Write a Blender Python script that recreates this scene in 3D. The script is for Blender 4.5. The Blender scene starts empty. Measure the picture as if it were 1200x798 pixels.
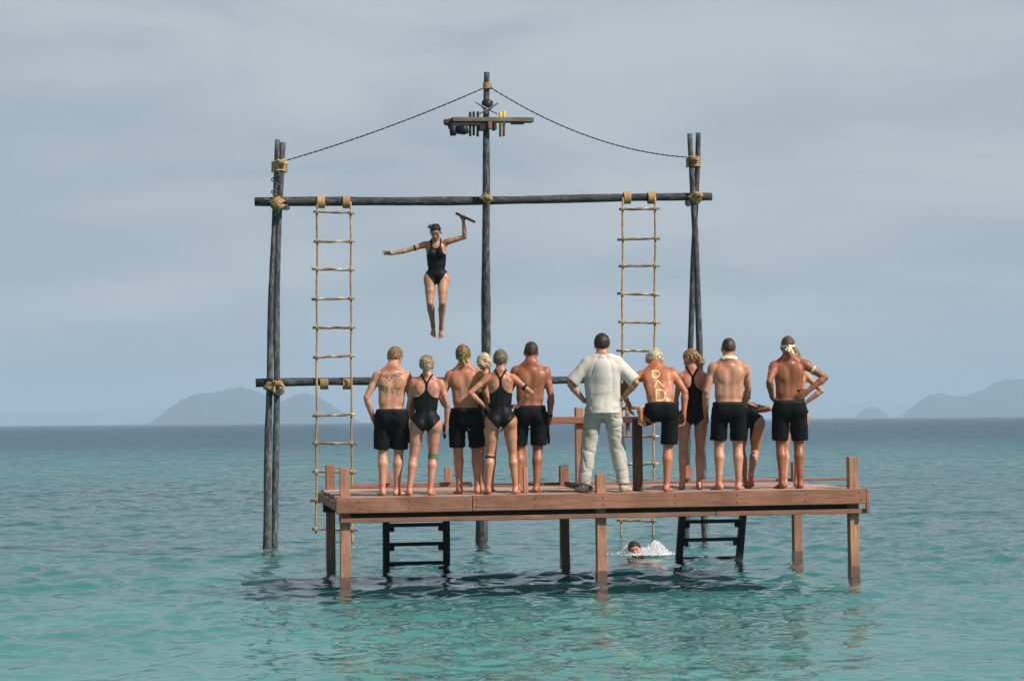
import bpy, bmesh, math, random, numpy as np
from mathutils import Vector, Matrix
from mathutils.bvhtree import BVHTree
R = math.radians
rnd = random.Random(7)
sc = bpy.context.scene
col = sc.collection

# ------------------------------------------------------------------ camera
CH = 1.87            # camera height above the water
FPX = 2484.0         # focal length in pixels of a 1200 px wide picture
PITCH = math.atan((492.5 - 399) / FPX)
ROLL = math.atan(11 / 1200)
cam_d = bpy.data.cameras.new('camera')
cam = bpy.data.objects.new('camera', cam_d)
col.objects.link(cam)
sc.camera = cam
cam_d.sensor_width = 36
cam_d.lens = FPX / 1200 * 36
cam_d.clip_start = 0.1
cam_d.clip_end = 80000
_f = Vector((0, math.cos(PITCH), math.sin(PITCH)))
_r0 = Vector((1, 0, 0)); _u0 = _r0.cross(_f)
_r = _r0 * math.cos(ROLL) - _u0 * math.sin(ROLL)
_u = _u0 * math.cos(ROLL) + _r0 * math.sin(ROLL)
cam.matrix_world = Matrix(((_r.x, _u.x, -_f.x, 0), (_r.y, _u.y, -_f.y, 0), (_r.z, _u.z, -_f.z, CH), (0, 0, 0, 1)))

def P(px, py, Y):
    """the point seen at photo pixel (px, py) at the distance Y"""
    d = _f + _r * ((px - 600) / FPX) + _u * ((399 - py) / FPX)
    return Vector((0, 0, CH)) + d * (Y / d.y)

# ------------------------------------------------------------------ light
SUN_AZ, SUN_EL = R(58), R(42)      # to the right of straight behind the camera
sun_vec = Vector((math.sin(SUN_AZ) * math.cos(SUN_EL), -math.cos(SUN_AZ) * math.cos(SUN_EL), math.sin(SUN_EL)))
sd = bpy.data.lights.new('sun', 'SUN')
sd.energy = 5.0
sd.angle = R(0.6)
sd.color = (1.0, 0.94, 0.86)
so = bpy.data.objects.new('sun', sd)
col.objects.link(so)
so.rotation_euler = (-sun_vec).to_track_quat('-Z', 'Y').to_euler()
so.location = (10, -10, 30)

w = bpy.data.worlds.new('World')
sc.world = w
w.use_nodes = True
nt = w.node_tree
nt.nodes.clear()
def wn(t, **k):
    n = nt.nodes.new(t)
    for a, b in k.items():
        setattr(n, a, b)
    return n
out = wn('ShaderNodeOutputWorld')
sky = wn('ShaderNodeTexSky', sky_type='NISHITA', sun_disc=False)
sky.sun_elevation = SUN_EL
sky.sun_rotation = math.pi - SUN_AZ
sky.air_density = 1.2; sky.dust_density = 2.5; sky.ozone_density = 1.5
bg = wn('ShaderNodeBackground'); bg.inputs['Strength'].default_value = 0.05
bgc = wn('ShaderNodeBackground'); bgc.inputs['Strength'].default_value = 1.0
nt.links.new(sky.outputs[0], bg.inputs['Color'])
tc = wn('ShaderNodeTexCoord')
mp = wn('ShaderNodeMapping'); mp.inputs['Scale'].default_value = (2.2, 2.2, 9.0)
mp.inputs['Rotation'].default_value = (0, R(2), 0)
nt.links.new(tc.outputs['Generated'], mp.inputs['Vector'])
nz = wn('ShaderNodeTexNoise'); nz.inputs['Scale'].default_value = 2.2; nz.inputs['Detail'].default_value = 5
nz.inputs['Roughness'].default_value = 0.5; nz.inputs['Distortion'].default_value = 0.4
nt.links.new(mp.outputs[0], nz.inputs['Vector'])
cr = wn('ShaderNodeValToRGB')
cr.color_ramp.elements[0].position = 0.40; cr.color_ramp.elements[0].color = (0.345, 0.408, 0.465, 1)
cr.color_ramp.elements[1].position = 0.63; cr.color_ramp.elements[1].color = (0.495, 0.515, 0.535, 1)
nt.links.new(nz.outputs['Fac'], cr.inputs['Fac'])
nt.links.new(cr.outputs[0], bgc.inputs['Color'])
mxs = wn('ShaderNodeMixShader'); # the cloud veil is thick towards the horizon and thins out overhead
sx = wn('ShaderNodeSeparateXYZ'); nt.links.new(tc.outputs['Generated'], sx.inputs[0])
veil = wn('ShaderNodeMapRange'); veil.interpolation_type = 'SMOOTHSTEP'
veil.inputs[1].default_value = 0.22; veil.inputs[2].default_value = 0.85; veil.inputs[3].default_value = 0.85; veil.inputs[4].default_value = 0.16
nt.links.new(sx.outputs['Z'], veil.inputs[0]); nt.links.new(veil.outputs[0], mxs.inputs[0])
nt.links.new(bg.outputs[0], mxs.inputs[1]); nt.links.new(bgc.outputs[0], mxs.inputs[2])
nt.links.new(mxs.outputs[0], out.inputs['Surface'])

sc.view_settings.view_transform = 'Standard'
sc.view_settings.look = 'None'
sc.view_settings.exposure = 0.24
sc.view_settings.gamma = 1.0
sc.render.engine = 'CYCLES'
sc.cycles.use_denoising = True
sc.cycles.max_bounces = 6
sc.cycles.diffuse_bounces = 3
sc.cycles.glossy_bounces = 3
sc.cycles.volume_bounces = 1
sc.cycles.transparent_max_bounces = 12
sc.cycles.sample_clamp_indirect = 6
sc.cycles.caustics_reflective = False
sc.cycles.caustics_refractive = False

# ------------------------------------------------------------------ helpers
def mesh_from(name, V, F):
    me = bpy.data.meshes.new(name)
    V = np.asarray(V, dtype=np.float32); F = np.asarray(F, dtype=np.int32)
    me.vertices.add(len(V)); me.vertices.foreach_set('co', V.ravel())
    n = F.shape[1]
    me.loops.add(len(F) * n); me.loops.foreach_set('vertex_index', F.ravel())
    me.polygons.add(len(F))
    me.polygons.foreach_set('loop_start', np.arange(0, len(F) * n, n, dtype=np.int32))
    me.polygons.foreach_set('loop_total', np.full(len(F), n, dtype=np.int32))
    me.polygons.foreach_set('use_smooth', np.ones(len(F), dtype=bool))
    me.update(calc_edges=True)
    return me

def link(name, me, mat, parent=None, loc=None, label=None):
    o = bpy.data.objects.new(name, me)
    col.objects.link(o)
    if mat is not None and not me.materials:
        me.materials.append(mat)
    if parent is not None:
        o.parent = parent
    if loc is not None:
        o.location = loc
    if label:
        o['label'] = label
    return o

def thing(name, label, cat, loc=(0, 0, 0), rz=0.0, group=None):
    o = bpy.data.objects.new(name, None)
    o.empty_display_size = 0.2
    col.objects.link(o)
    o.location = loc; o.rotation_euler = (0, 0, rz)
    o['label'] = label; o['category'] = cat
    if group:
        o['group'] = group
    return o

def tag(o, label, cat, group=None):
    o['label'] = label; o['category'] = cat
    if group:
        o['group'] = group
    return o

class MB:
    """collects faces of one piece"""
    def __init__(s): s.v = []; s.f = []
    def tube(s, pts, rad, seg=10, cap=True, wob=0.0, seed=0, phase=0.0):
        pts = [Vector(p) for p in pts]
        n = len(pts)
        if not hasattr(rad, '__len__'):
            rad = [rad] * n
        rg = random.Random(seed)
        t0 = (pts[1] - pts[0]).normalized()
        up = Vector((0, 0, 1)) if abs(t0.z) < 0.9 else Vector((0, 1, 0))
        nx = t0.cross(up).normalized()
        b0 = len(s.v)
        for i in range(n):
            t = (pts[min(i + 1, n - 1)] - pts[max(i - 1, 0)]).normalized()
            nx = (nx - t * nx.dot(t)).normalized()
            ny = t.cross(nx)
            for k in range(seg):
                a = 2 * math.pi * k / seg + phase
                r = rad[i] * (1 + wob * (rg.random() - 0.5))
                s.v.append(pts[i] + nx * (r * math.cos(a)) + ny * (r * math.sin(a)))
        for i in range(n - 1):
            for k in range(seg):
                a = b0 + i * seg + k; b = b0 + i * seg + (k + 1) % seg
                s.f.append((a, b, b + seg, a + seg))
        if cap:
            s.f.append(tuple(b0 + k for k in reversed(range(seg))))
            s.f.append(tuple(b0 + (n - 1) * seg + k for k in range(seg)))
        return s
    def box(s, lo, hi):
        b = len(s.v)
        for z in (lo[2], hi[2]):
            for y in (lo[1], hi[1]):
                for x in (lo[0], hi[0]):
                    s.v.append(Vector((x, y, z)))
        for q in ((0, 2, 3, 1), (4, 5, 7, 6), (0, 1, 5, 4), (2, 6, 7, 3), (0, 4, 6, 2), (1, 3, 7, 5)):
            s.f.append(tuple(b + i for i in q))
        return s
    def build(s, name, mat, parent=None, bevel=0.0, smooth=False, label=None):
        me = bpy.data.meshes.new(name)
        me.from_pydata([tuple(v) for v in s.v], [], s.f)
        if bevel:
            bm = bmesh.new(); bm.from_mesh(me)
            bmesh.ops.bevel(bm, geom=bm.edges[:], offset=bevel, segments=1, affect='EDGES', clamp_overlap=True)
            bm.to_mesh(me); bm.free()
        if smooth:
            me.polygons.foreach_set('use_smooth', np.array([len(p.vertices) <= 4 for p in me.polygons]))
        me.update()
        return link(name, me, mat, parent, label=label)

# ------------------------------------------------------------------ materials
def new_mat(name):
    m = bpy.data.materials.new(name)
    m.use_nodes = True
    n = m.node_tree
    return m, n, n.nodes['Principled BSDF']

def N(n, t, **k):
    x = n.nodes.new(t)
    for a, b in k.items():
        if a in x.inputs.keys():
            x.inputs[a].default_value = b
        else:
            setattr(x, a, b)
    return x

def ramp(n, fac, stops):
    r = n.nodes.new('ShaderNodeValToRGB')
    e = r.color_ramp.elements
    while len(e) < len(stops):
        e.new(0.5)
    for i, (p, c) in enumerate(stops):
        e[i].position = p; e[i].color = (*c, 1)
    n.links.new(fac, r.inputs['Fac'])
    return r

def grain_mat(name, stops, scale, stretch, rough=0.75, bump=0.3, dist=0.01, rand=0.18, spec=0.25, big=None):
    """noise stretched along an axis, a random tint for each object, fine relief"""
    m, n, b = new_mat(name)
    tcn = N(n, 'ShaderNodeTexCoord')
    oi = N(n, 'ShaderNodeObjectInfo')
    add = N(n, 'ShaderNodeVectorMath', operation='ADD')
    sc_ = N(n, 'ShaderNodeVectorMath', operation='SCALE'); sc_.inputs['Scale'].default_value = 37.0
    cmb = N(n, 'ShaderNodeCombineXYZ')
    for k in range(3):
        n.links.new(oi.outputs['Random'], cmb.inputs[k])
    n.links.new(cmb.outputs[0], sc_.inputs[0])
    n.links.new(tcn.outputs['Object'], add.inputs[0]); n.links.new(sc_.outputs[0], add.inputs[1])
    mpn = N(n, 'ShaderNodeMapping'); mpn.inputs['Scale'].default_value = stretch
    n.links.new(add.outputs[0], mpn.inputs['Vector'])
    no = N(n, 'ShaderNodeTexNoise', Scale=scale, Detail=6.0, Roughness=0.62)
    n.links.new(mpn.outputs[0], no.inputs['Vector'])
    fac = no.outputs['Fac']
    r = ramp(n, fac, stops)
    c = r.outputs[0]
    # blotches, on a coarser scale
    no2 = N(n, 'ShaderNodeTexNoise', Scale=big or 1.7, Detail=4.0)
    n.links.new(add.outputs[0], no2.inputs['Vector'])
    mr = N(n, 'ShaderNodeMapRange'); mr.inputs[1].default_value = 0.3; mr.inputs[2].default_value = 0.7
    mr.inputs[3].default_value = 0.70; mr.inputs[4].default_value = 1.16
    n.links.new(no2.outputs['Fac'], mr.inputs[0])
    mr2 = N(n, 'ShaderNodeMapRange'); mr2.inputs[3].default_value = 1 - rand; mr2.inputs[4].default_value = 1 + rand
    n.links.new(oi.outputs['Random'], mr2.inputs[0])
    mu = N(n, 'ShaderNodeMath', operation='MULTIPLY')
    n.links.new(mr.outputs[0], mu.inputs[0]); n.links.new(mr2.outputs[0], mu.inputs[1])
    vm = N(n, 'ShaderNodeVectorMath', operation='SCALE')
    n.links.new(c, vm.inputs[0]); n.links.new(mu.outputs[0], vm.inputs['Scale'])
    n.links.new(vm.outputs[0], b.inputs['Base Color'])
    b.inputs['Roughness'].default_value = rough
    b.inputs['Specular IOR Level'].default_value = spec
    if bump:
        bu = N(n, 'ShaderNodeBump', Strength=bump, Distance=dist)
        n.links.new(fac, bu.inputs['Height']); n.links.new(bu.outputs[0], b.inputs['Normal'])
    return m

def plain_mat(name, c, rough=0.6, spec=0.3, var=0.25, scale=30.0, bump=0.15, dist=0.004):
    c0 = tuple(x * (1 - var) for x in c); c1 = tuple(min(1, x * (1 + var)) for x in c)
    return grain_mat(name, [(0.3, c0), (0.7, c1)], scale, (1, 1, 1), rough, bump, dist, 0.05, spec)

M = {}
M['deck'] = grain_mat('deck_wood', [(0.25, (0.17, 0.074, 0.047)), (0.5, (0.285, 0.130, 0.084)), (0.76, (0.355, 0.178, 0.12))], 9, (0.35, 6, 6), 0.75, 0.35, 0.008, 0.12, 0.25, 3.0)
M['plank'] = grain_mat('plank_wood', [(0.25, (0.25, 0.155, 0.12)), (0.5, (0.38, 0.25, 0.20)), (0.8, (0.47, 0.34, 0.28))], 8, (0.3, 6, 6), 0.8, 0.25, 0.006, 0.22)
M['post'] = grain_mat('post_wood', [(0.25, (0.18, 0.08, 0.048)), (0.5, (0.345, 0.168, 0.104)), (0.78, (0.49, 0.27, 0.17))], 9, (6, 6, 0.4), 0.75, 0.35, 0.008, 0.12, 0.25, 3.0)
M['wet'] = grain_mat('wet_wood', [(0.3, (0.11, 0.055, 0.04)), (0.7, (0.2, 0.11, 0.085))], 9, (6, 6, 0.6), 0.3, 0.2, 0.004, 0.05, 0.5)
M['dark_shade_wood'] = grain_mat('dark_and_shaded_wood', [(0.3, (0.012, 0.010, 0.009)), (0.7, (0.035, 0.028, 0.025))], 9, (4, 4, 0.6), 0.7, 0.2, 0.005, 0.1)  # dark wood; its black also carries the underdeck shade on ladders and gap board
M['brown_post'] = grain_mat('brown_stained_wood', [(0.3, (0.06, 0.03, 0.022)), (0.7, (0.125, 0.062, 0.046))], 9, (5, 5, 0.5), 0.7, 0.2, 0.005, 0.1)
M['pole'] = grain_mat('weathered_pole', [(0.30, (0.018, 0.019, 0.021)), (0.46, (0.055, 0.056, 0.058)), (0.58, (0.12, 0.12, 0.12)), (0.74, (0.27, 0.265, 0.25))], 9, (3.0, 3.0, 0.9), 0.75, 0.5, 0.012, 0.1, 0.25, 2.3)
M['beam'] = grain_mat('weathered_beam', [(0.30, (0.018, 0.018, 0.020)), (0.48, (0.045, 0.045, 0.047)), (0.62, (0.095, 0.093, 0.09)), (0.78, (0.25, 0.24, 0.23))], 9, (0.9, 3.0, 3.0), 0.75, 0.5, 0.012, 0.1, 0.25, 2.3)
M['rope'] = grain_mat('manila_rope', [(0.3, (0.22, 0.125, 0.052)), (0.5, (0.42, 0.265, 0.125)), (0.75, (0.60, 0.42, 0.22))], 60, (1, 1, 1.4), 0.9, 0.5, 0.006, 0.12, 0.1)
M['rung'] = grain_mat('worn_rung', [(0.38, (0.10, 0.06, 0.04)), (0.5, (0.30, 0.19, 0.12)), (0.56, (0.36, 0.25, 0.17)), (0.64, (0.72, 0.69, 0.62))], 10, (0.7, 3, 3), 0.7, 0.3, 0.004, 0.15, 0.25, 5)
M['cable_dark'] = plain_mat('dark_cable', (0.022, 0.022, 0.025), 0.6)
M['cable_grey'] = plain_mat('grey_cable', (0.075, 0.075, 0.08), 0.6)
M['black'] = plain_mat('black_rubber', (0.015, 0.015, 0.017), 0.5)
M['yellow'] = plain_mat('yellow_paint', (0.85, 0.50, 0.045), 0.5)
M['grey_board'] = grain_mat('weathered_board', [(0.3, (0.09, 0.07, 0.058)), (0.7, (0.22, 0.175, 0.145))], 9, (0.5, 5, 5), 0.8, 0.25, 0.006, 0.1)
M['grey_metal'] = plain_mat('grey_metal', (0.18, 0.19, 0.2), 0.4, 0.5)
# ------------------------------------------------------------------ water
def wave_field(X, Y, spx):
    """sum of many short wind waves; a wave shorter than the mesh can carry fades out"""
    rg = np.random.default_rng(11)
    Z = np.zeros_like(X); DX = np.zeros_like(X); DY = np.zeros_like(X)
    # slow changes in how rough the surface is: cat's paws
    gust = 0.75 + 0.35 * np.sin(X * 0.23 + 1.3 * np.sin(Y * 0.11)) * np.sin(Y * 0.19 + 0.7 * np.sin(X * 0.17) + 1.0)
    gust2 = 0.75 + 0.45 * np.sin(X * 0.71 + 1.1 * np.sin(Y * 0.43 + 2)) * np.sin(Y * 0.57 + 1.4 * np.sin(X * 0.37))
    lam = np.exp(np.linspace(math.log(0.14), math.log(5.5), 72))
    for i, L in enumerate(lam):
        k = 2 * math.pi / L
        spread = 0.55 if L > 1.2 else 0.9
        th = -math.pi / 2 + 0.28 + rg.normal() * spread           # travelling towards the camera
        ph = rg.random() * 6.283
        slope = 0.085 if L < 0.5 else 0.056
        if L > 0.9: slope = 0.030
        if L > 1.6: slope = 0.015
        if L > 3.2: slope = 0.008
        a = slope / k
        kx, ky = k * math.cos(th), k * math.sin(th)
        fade = np.clip((L / spx - 2.2) / 2.5, 0, 1)
        g = gust if L > 0.9 else gust * gust2
        warp = 0.35 * np.sin(0.9 * X / (L + 0.6) + 0.7 * i) + 0.35 * np.sin(0.8 * Y / (L + 0.6) + 1.9 * i)
        arg = kx * X + ky * Y + ph + warp
        A = a * fade * g
        Z += A * np.cos(arg)
        DX -= 0.8 * A * math.cos(th) * np.sin(arg); DY -= 0.8 * A * math.sin(th) * np.sin(arg)
    return Z, DX, DY

ang_f = np.arange(-R(21), R(21) + 1e-6, 0.0022)
ang_s = np.linspace(R(21), 2 * math.pi - R(21), 60)[1:-1]
ang = np.concatenate([ang_f, ang_s])                       # measured from +Y, clockwise
rr = [0.6]
while rr[-1] < 8: rr.append(rr[-1] * 1.16 + 0.1)
while rr[-1] < 90: rr.append(rr[-1] * (1.0030 if rr[-1] < 60 else 1.005))
while rr[-1] < 400: rr.append(rr[-1] * 1.010)
while rr[-1] < 22000: rr.append(rr[-1] * 1.06)
rr = np.array(rr)
RRg, AA = np.meshgrid(rr, ang, indexing='ij')
WX = RRg * np.sin(AA); WY = RRg * np.cos(AA)
da = np.gradient(ang); dr = np.gradient(rr)
spx = np.maximum(RRg * np.abs(da)[None, :], 0.55 * dr[:, None] * np.ones_like(RRg))
WZ, DX, DY = wave_field(WX, WY, spx)
# a disturbed patch round the swimmer
nA = len(ang); nR = len(rr)
V = np.stack([WX + DX, WY + DY, WZ], -1).reshape(-1, 3)
ii, jj = np.meshgrid(np.arange(nR - 1), np.arange(nA), indexing='ij')
j2 = (jj + 1) % nA
Fq = np.stack([ii * nA + jj, ii * nA + j2, (ii + 1) * nA + j2, (ii + 1) * nA + jj], -1).reshape(-1, 4)
Vc = np.vstack([V, [[0, 0, 0]]])
water_me = mesh_from('water', Vc, Fq)

m, n, b = new_mat('raised_sea_floor')
def setup_dist(n):
    geo = N(n, 'ShaderNodeNewGeometry')
    sep = N(n, 'ShaderNodeSeparateXYZ'); n.links.new(geo.outputs['Position'], sep.inputs[0])
    def math_n(op, a, bb=None):
        x = N(n, 'ShaderNodeMath', operation=op)
        for i, q in enumerate((a, bb)):
            if q is None: continue
            if isinstance(q, (int, float)): x.inputs[i].default_value = q
            else: n.links.new(q, x.inputs[i])
        return x.outputs[0]
    lg = math_n('LOGARITHM', math_n('MAXIMUM', sep.outputs['Y'], 1.0), 10.0)
    return geo, math_n, lg
geo, math_n, lg = setup_dist(n)
# sea floor: pale sand in the shallows, a sand bar farther out, deep water beyond
mpf = N(n, 'ShaderNodeMapping'); mpf.inputs['Scale'].default_value = (0.010, 0.035, 1)
n.links.new(geo.outputs['Position'], mpf.inputs['Vector'])
nf = N(n, 'ShaderNodeTexNoise', Scale=1.0, Detail=4.0); n.links.new(mpf.outputs[0], nf.inputs['Vector'])
wob = math_n('MULTIPLY', math_n('SUBTRACT', nf.outputs['Fac'], 0.5), 0.16)
fac = math_n('DIVIDE', math_n('ADD', lg, wob), 4.0)
rp = ramp(n, fac, [(0.26, (0.074, 0.315, 0.285)), (0.32, (0.062, 0.27, 0.25)), (0.38, (0.042, 0.172, 0.177)),
                   (0.45, (0.034, 0.125, 0.14)), (0.485, (0.046, 0.175, 0.18)), (0.51, (0.046, 0.17, 0.18)), (0.565, (0.030, 0.085, 0.125)), (0.64, (0.026, 0.068, 0.115))])
# darker weed and paler sand in soft patches
nw = N(n, 'ShaderNodeTexNoise', Scale=0.35, Detail=3.0); n.links.new(geo.outputs['Position'], nw.inputs['Vector'])
mw = N(n, 'ShaderNodeMapRange'); mw.inputs[1].default_value = 0.3; mw.inputs[2].default_value = 0.7; mw.inputs[3].default_value = 0.8; mw.inputs[4].default_value = 1.15
n.links.new(nw.outputs['Fac'], mw.inputs[0])
vs = N(n, 'ShaderNodeVectorMath', operation='SCALE'); n.links.new(rp.outputs[0], vs.inputs[0]); n.links.new(mw.outputs[0], vs.inputs['Scale'])
n.links.new(vs.outputs[0], b.inputs['Base Color'])
b.inputs['Roughness'].default_value = 1.0; b.inputs['Specular IOR Level'].default_value = 0.0
na = 48
rf = np.array([0.0] + list(np.exp(np.linspace(math.log(5), math.log(22000), 60))))
RF, AF = np.meshgrid(rf, np.linspace(0, 2 * math.pi, na, endpoint=False), indexing='ij')
Vf = np.stack([RF * np.sin(AF), RF * np.cos(AF), np.full_like(RF, -0.19)], -1).reshape(-1, 3)  # raised close under the surface so the deck's shadow shows nearer
I, J = np.meshgrid(np.arange(len(rf) - 1), np.arange(na), indexing='ij'); J2 = (J + 1) % na
Ff = np.stack([I * na + J, I * na + J2, (I + 1) * na + J2, (I + 1) * na + J], -1).reshape(-1, 4)
bed = link('raised_seabed', mesh_from('raised_seabed', Vf, Ff), m)
bed['kind'] = 'structure'

m = bpy.data.materials.new('sea_water'); m.use_nodes = True
n = m.node_tree; n.nodes.clear()
wo = n.nodes.new('ShaderNodeOutputMaterial')
geo, math_n, lg = setup_dist(n)
# ripples too small for the mesh: they tilt the surface
def jitter(scale, detail, stretch):
    mpn = N(n, 'ShaderNodeMapping'); mpn.inputs['Scale'].default_value = stretch
    n.links.new(geo.outputs['Position'], mpn.inputs['Vector'])
    x = N(n, 'ShaderNodeTexNoise', Scale=scale, Detail=detail, Roughness=0.6)
    n.links.new(mpn.outputs[0], x.inputs['Vector'])
    s_ = N(n, 'ShaderNodeVectorMath', operation='SUBTRACT'); s_.inputs[1].default_value = (0.5, 0.5, 0.5)
    n.links.new(x.outputs['Color'], s_.inputs[0])
    return s_.outputs[0]
def along(lo, hi, v0, v1):
    q = N(n, 'ShaderNodeMapRange'); q.inputs[1].default_value = lo; q.inputs[2].default_value = hi
    q.inputs[3].default_value = v0; q.inputs[4].default_value = v1
    n.links.new(lg, q.inputs[0]); return q.outputs[0]
def scaled(v, f):
    q = N(n, 'ShaderNodeVectorMath', operation='SCALE'); n.links.new(v, q.inputs[0]); n.links.new(f, q.inputs['Scale']); return q.outputs[0]
j1 = scaled(jitter(6.0, 3.0, (0.65, 1.3, 1.0)), along(1.1, 2.3, 0.36, 0.75))
j2n = scaled(jitter(2.0, 2.0, (0.8, 1.3, 1.0)), along(1.3, 2.0, 0.12, 1.7))
ad = N(n, 'ShaderNodeVectorMath', operation='ADD'); n.links.new(j1, ad.inputs[0]); n.links.new(j2n, ad.inputs[1])
fl = N(n, 'ShaderNodeVectorMath', operation='MULTIPLY'); fl.inputs[1].default_value = (1, 1, 0)
n.links.new(ad.outputs[0], fl.inputs[0])
ad2 = N(n, 'ShaderNodeVectorMath', operation='ADD'); n.links.new(fl.outputs[0], ad2.inputs[0]); n.links.new(geo.outputs['Normal'], ad2.inputs[1])
nn = N(n, 'ShaderNodeVectorMath', operation='NORMALIZE'); n.links.new(ad2.outputs[0], nn.inputs[0])
# reflectance of water by Schlick's formula, the same from above and below
dt = N(n, 'ShaderNodeVectorMath', operation='DOT_PRODUCT'); n.links.new(nn.outputs[0], dt.inputs[0]); n.links.new(geo.outputs['Incoming'], dt.inputs[1])
sch = math_n('ADD', math_n('MULTIPLY', math_n('POWER', math_n('SUBTRACT', 1.0, math_n('MINIMUM', math_n('ABSOLUTE', dt.outputs['Value']), 1.0)), 5.0), 0.98), 0.02)
fk = math_n('MULTIPLY', sch, along(1.2, 2.3, 0.98, 0.62))
gl = N(n, 'ShaderNodeBsdfGlossy', Roughness=0.05); n.links.new(nn.outputs[0], gl.inputs['Normal'])
tr0 = N(n, 'ShaderNodeBsdfTransparent')
dif = N(n, 'ShaderNodeBsdfDiffuse'); dif.inputs['Color'].default_value = (0.07, 0.25, 0.235, 1)     # fine sand stirred up in the water
tr = N(n, 'ShaderNodeMixShader'); n.links.new(along(1.4, 2.0, 0.10, 0.0), tr.inputs[0])
n.links.new(tr0.outputs[0], tr.inputs[1]); n.links.new(dif.outputs[0], tr.inputs[2])
mxw = N(n, 'ShaderNodeMixShader'); n.links.new(fk, mxw.inputs[0]); n.links.new(tr.outputs[0], mxw.inputs[1]); n.links.new(gl.outputs[0], mxw.inputs[2])
n.links.new(mxw.outputs[0], wo.inputs['Surface'])
water = link('water', water_me, m)
water['kind'] = 'structure'

# ------------------------------------------------------------------ islands
forest = plain_mat('forest', (0.014, 0.032, 0.032), 0.95, 0.05, 0.5, 0.02, 0, 0)
def ridge(name, prof, D, depth, seed):
    """an island: prof gives (photo x, height in px above the horizon) along its crest"""
    xs = np.array([p[0] for p in prof], float); hs = np.array([p[1] for p in prof], float)
    nu, nv = 150, 34
    u = np.linspace(xs[0], xs[-1], nu); h = np.interp(u, xs, hs)
    ker = np.ones(5) / 5; h = np.convolve(np.pad(h, 2, mode='edge'), ker, 'valid'); h[0] = h[-1] = 0
    rg = np.random.default_rng(seed)
    v = np.linspace(-1, 1, nv)
    Vx = []
    env = np.sqrt(np.clip(1 - np.abs(np.linspace(-1, 1, nu)) ** 3, 0, 1))
    bumps = rg.normal(size=(nu, nv))
    for _ in range(1):
        bumps = (bumps + np.roll(bumps, 1, 0) + np.roll(bumps, -1, 0) + np.roll(bumps, 1, 1) + np.roll(bumps, -1, 1)) / 5
    mppx = D / FPX
    for i in range(nu):
        for j in range(nv):
            sh = max(0.0, 1 - abs(v[j]) ** 1.7)
            z = h[i] * mppx * sh + (bumps[i, j] * 2.4 * mppx * 0.5 * min(1, h[i] / 8) if sh > 0 else 0)
            Vx.append(((u[i] - 600) * mppx * (1 + v[j] * depth * env[i] / D), D + v[j] * depth * max(0.15, env[i]), z - 0.3 * (sh <= 0.001) * 10))
    I, J = np.meshgrid(np.arange(nu - 1), np.arange(nv - 1), indexing='ij')
    Fr = np.stack([I * nv + J, (I + 1) * nv + J, (I + 1) * nv + J + 1, I * nv + J + 1], -1).reshape(-1, 4)
    o = link(name, mesh_from(name, Vx, Fr), forest)
    o['kind'] = 'structure'
    return o
ridge('hills', [(172, 0), (180, 5), (190, 12), (200, 20), (212, 28), (224, 33), (236, 36), (246, 36), (258, 38), (268, 40), (280, 42), (292, 40), (305, 36), (318, 27), (328, 24),
                (336, 28), (346, 33), (357, 35), (368, 32), (380, 26), (392, 18), (404, 9), (416, 3), (424, 0)], 6000, 420, 1)
ridge('hills', [(1052, 0), (1060, 5), (1068, 12), (1078, 20), (1088, 26), (1098, 28), (1108, 27), (1120, 24), (1130, 25), (1142, 28), (1152, 31), (1160, 36), (1170, 42), (1180, 44), (1195, 43), (1210, 44),
                (1230, 38), (1260, 30), (1300, 22), (1340, 9), (1360, 0)], 6400, 520, 2)
ridge('hills', [(1001, 0), (1006, 6), (1014, 11), (1022, 12), (1030, 9), (1038, 3), (1042, 0)], 6800, 60, 3)
ridge('hills', [(-160, 0), (-100, 10), (-40, 16), (0, 13), (20, 16), (50, 14), (85, 13), (120, 16), (150, 18), (180, 19), (215, 16), (260, 8), (300, 0)], 13000, 800, 4)
ridge('hills', [(930, 0), (955, 6), (980, 11), (1010, 13), (1040, 10), (1070, 12), (1110, 8), (1150, 0)], 13500, 600, 5)

# ------------------------------------------------------------------ haze
hm = bpy.data.materials.new('haze_air'); hm.use_nodes = True
hn = hm.node_tree; hn.nodes.clear()
ho = hn.nodes.new('ShaderNodeOutputMaterial')
hv = hn.nodes.new('ShaderNodeVolumePrincipled')
hv.inputs['Color'].default_value = (0.515, 0.68, 0.83, 1)
hv.inputs['Density'].default_value = 2.6e-4
hv.inputs['Anisotropy'].default_value = 0.0
hn.links.new(hv.outputs[0], ho.inputs['Volume'])
hb = MB().box((-24000, -24000, -6), (24000, 24000, 175))
haze = hb.build('haze', hm)
haze['kind'] = 'stuff'
haze['label'] = 'pale blue sea haze veiling the far islands'
haze['category'] = 'haze'
# ------------------------------------------------------------------ platform
YAW = R(8.8); TILT = -0.0029
dk0 = P(394, 583.5, 24.0)
DZ = dk0.z                      # deck top
cY, sY = math.cos(YAW), math.sin(YAW)
DL, DW = 6.22, 3.35
deck = thing('swim_platform', 'raised brown wooden swim platform on square posts in the water', 'platform', (dk0.x, dk0.y, 0), YAW)
deck.rotation_euler = (0, TILT, YAW)
deck_M = Matrix.Translation((dk0.x, dk0.y, 0)) @ deck.rotation_euler.to_matrix().to_4x4()
def U(px, v):
    k = (px - 600) / FPX
    return (k * (dk0.y + v * cY) + v * sY - dk0.x) / (cY - k * sY)
def zpx(py, px, v):
    """height at which photo row py is met above the deck point (px, v)"""
    u = U(px, v)
    Y = dk0.y + u * sY + v * cY
    return P(px, py, Y).z + math.sin(TILT) * u
def wpt(u, v, z=None):
    return deck_M @ Vector((u, v, DZ if z is None else z))

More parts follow.
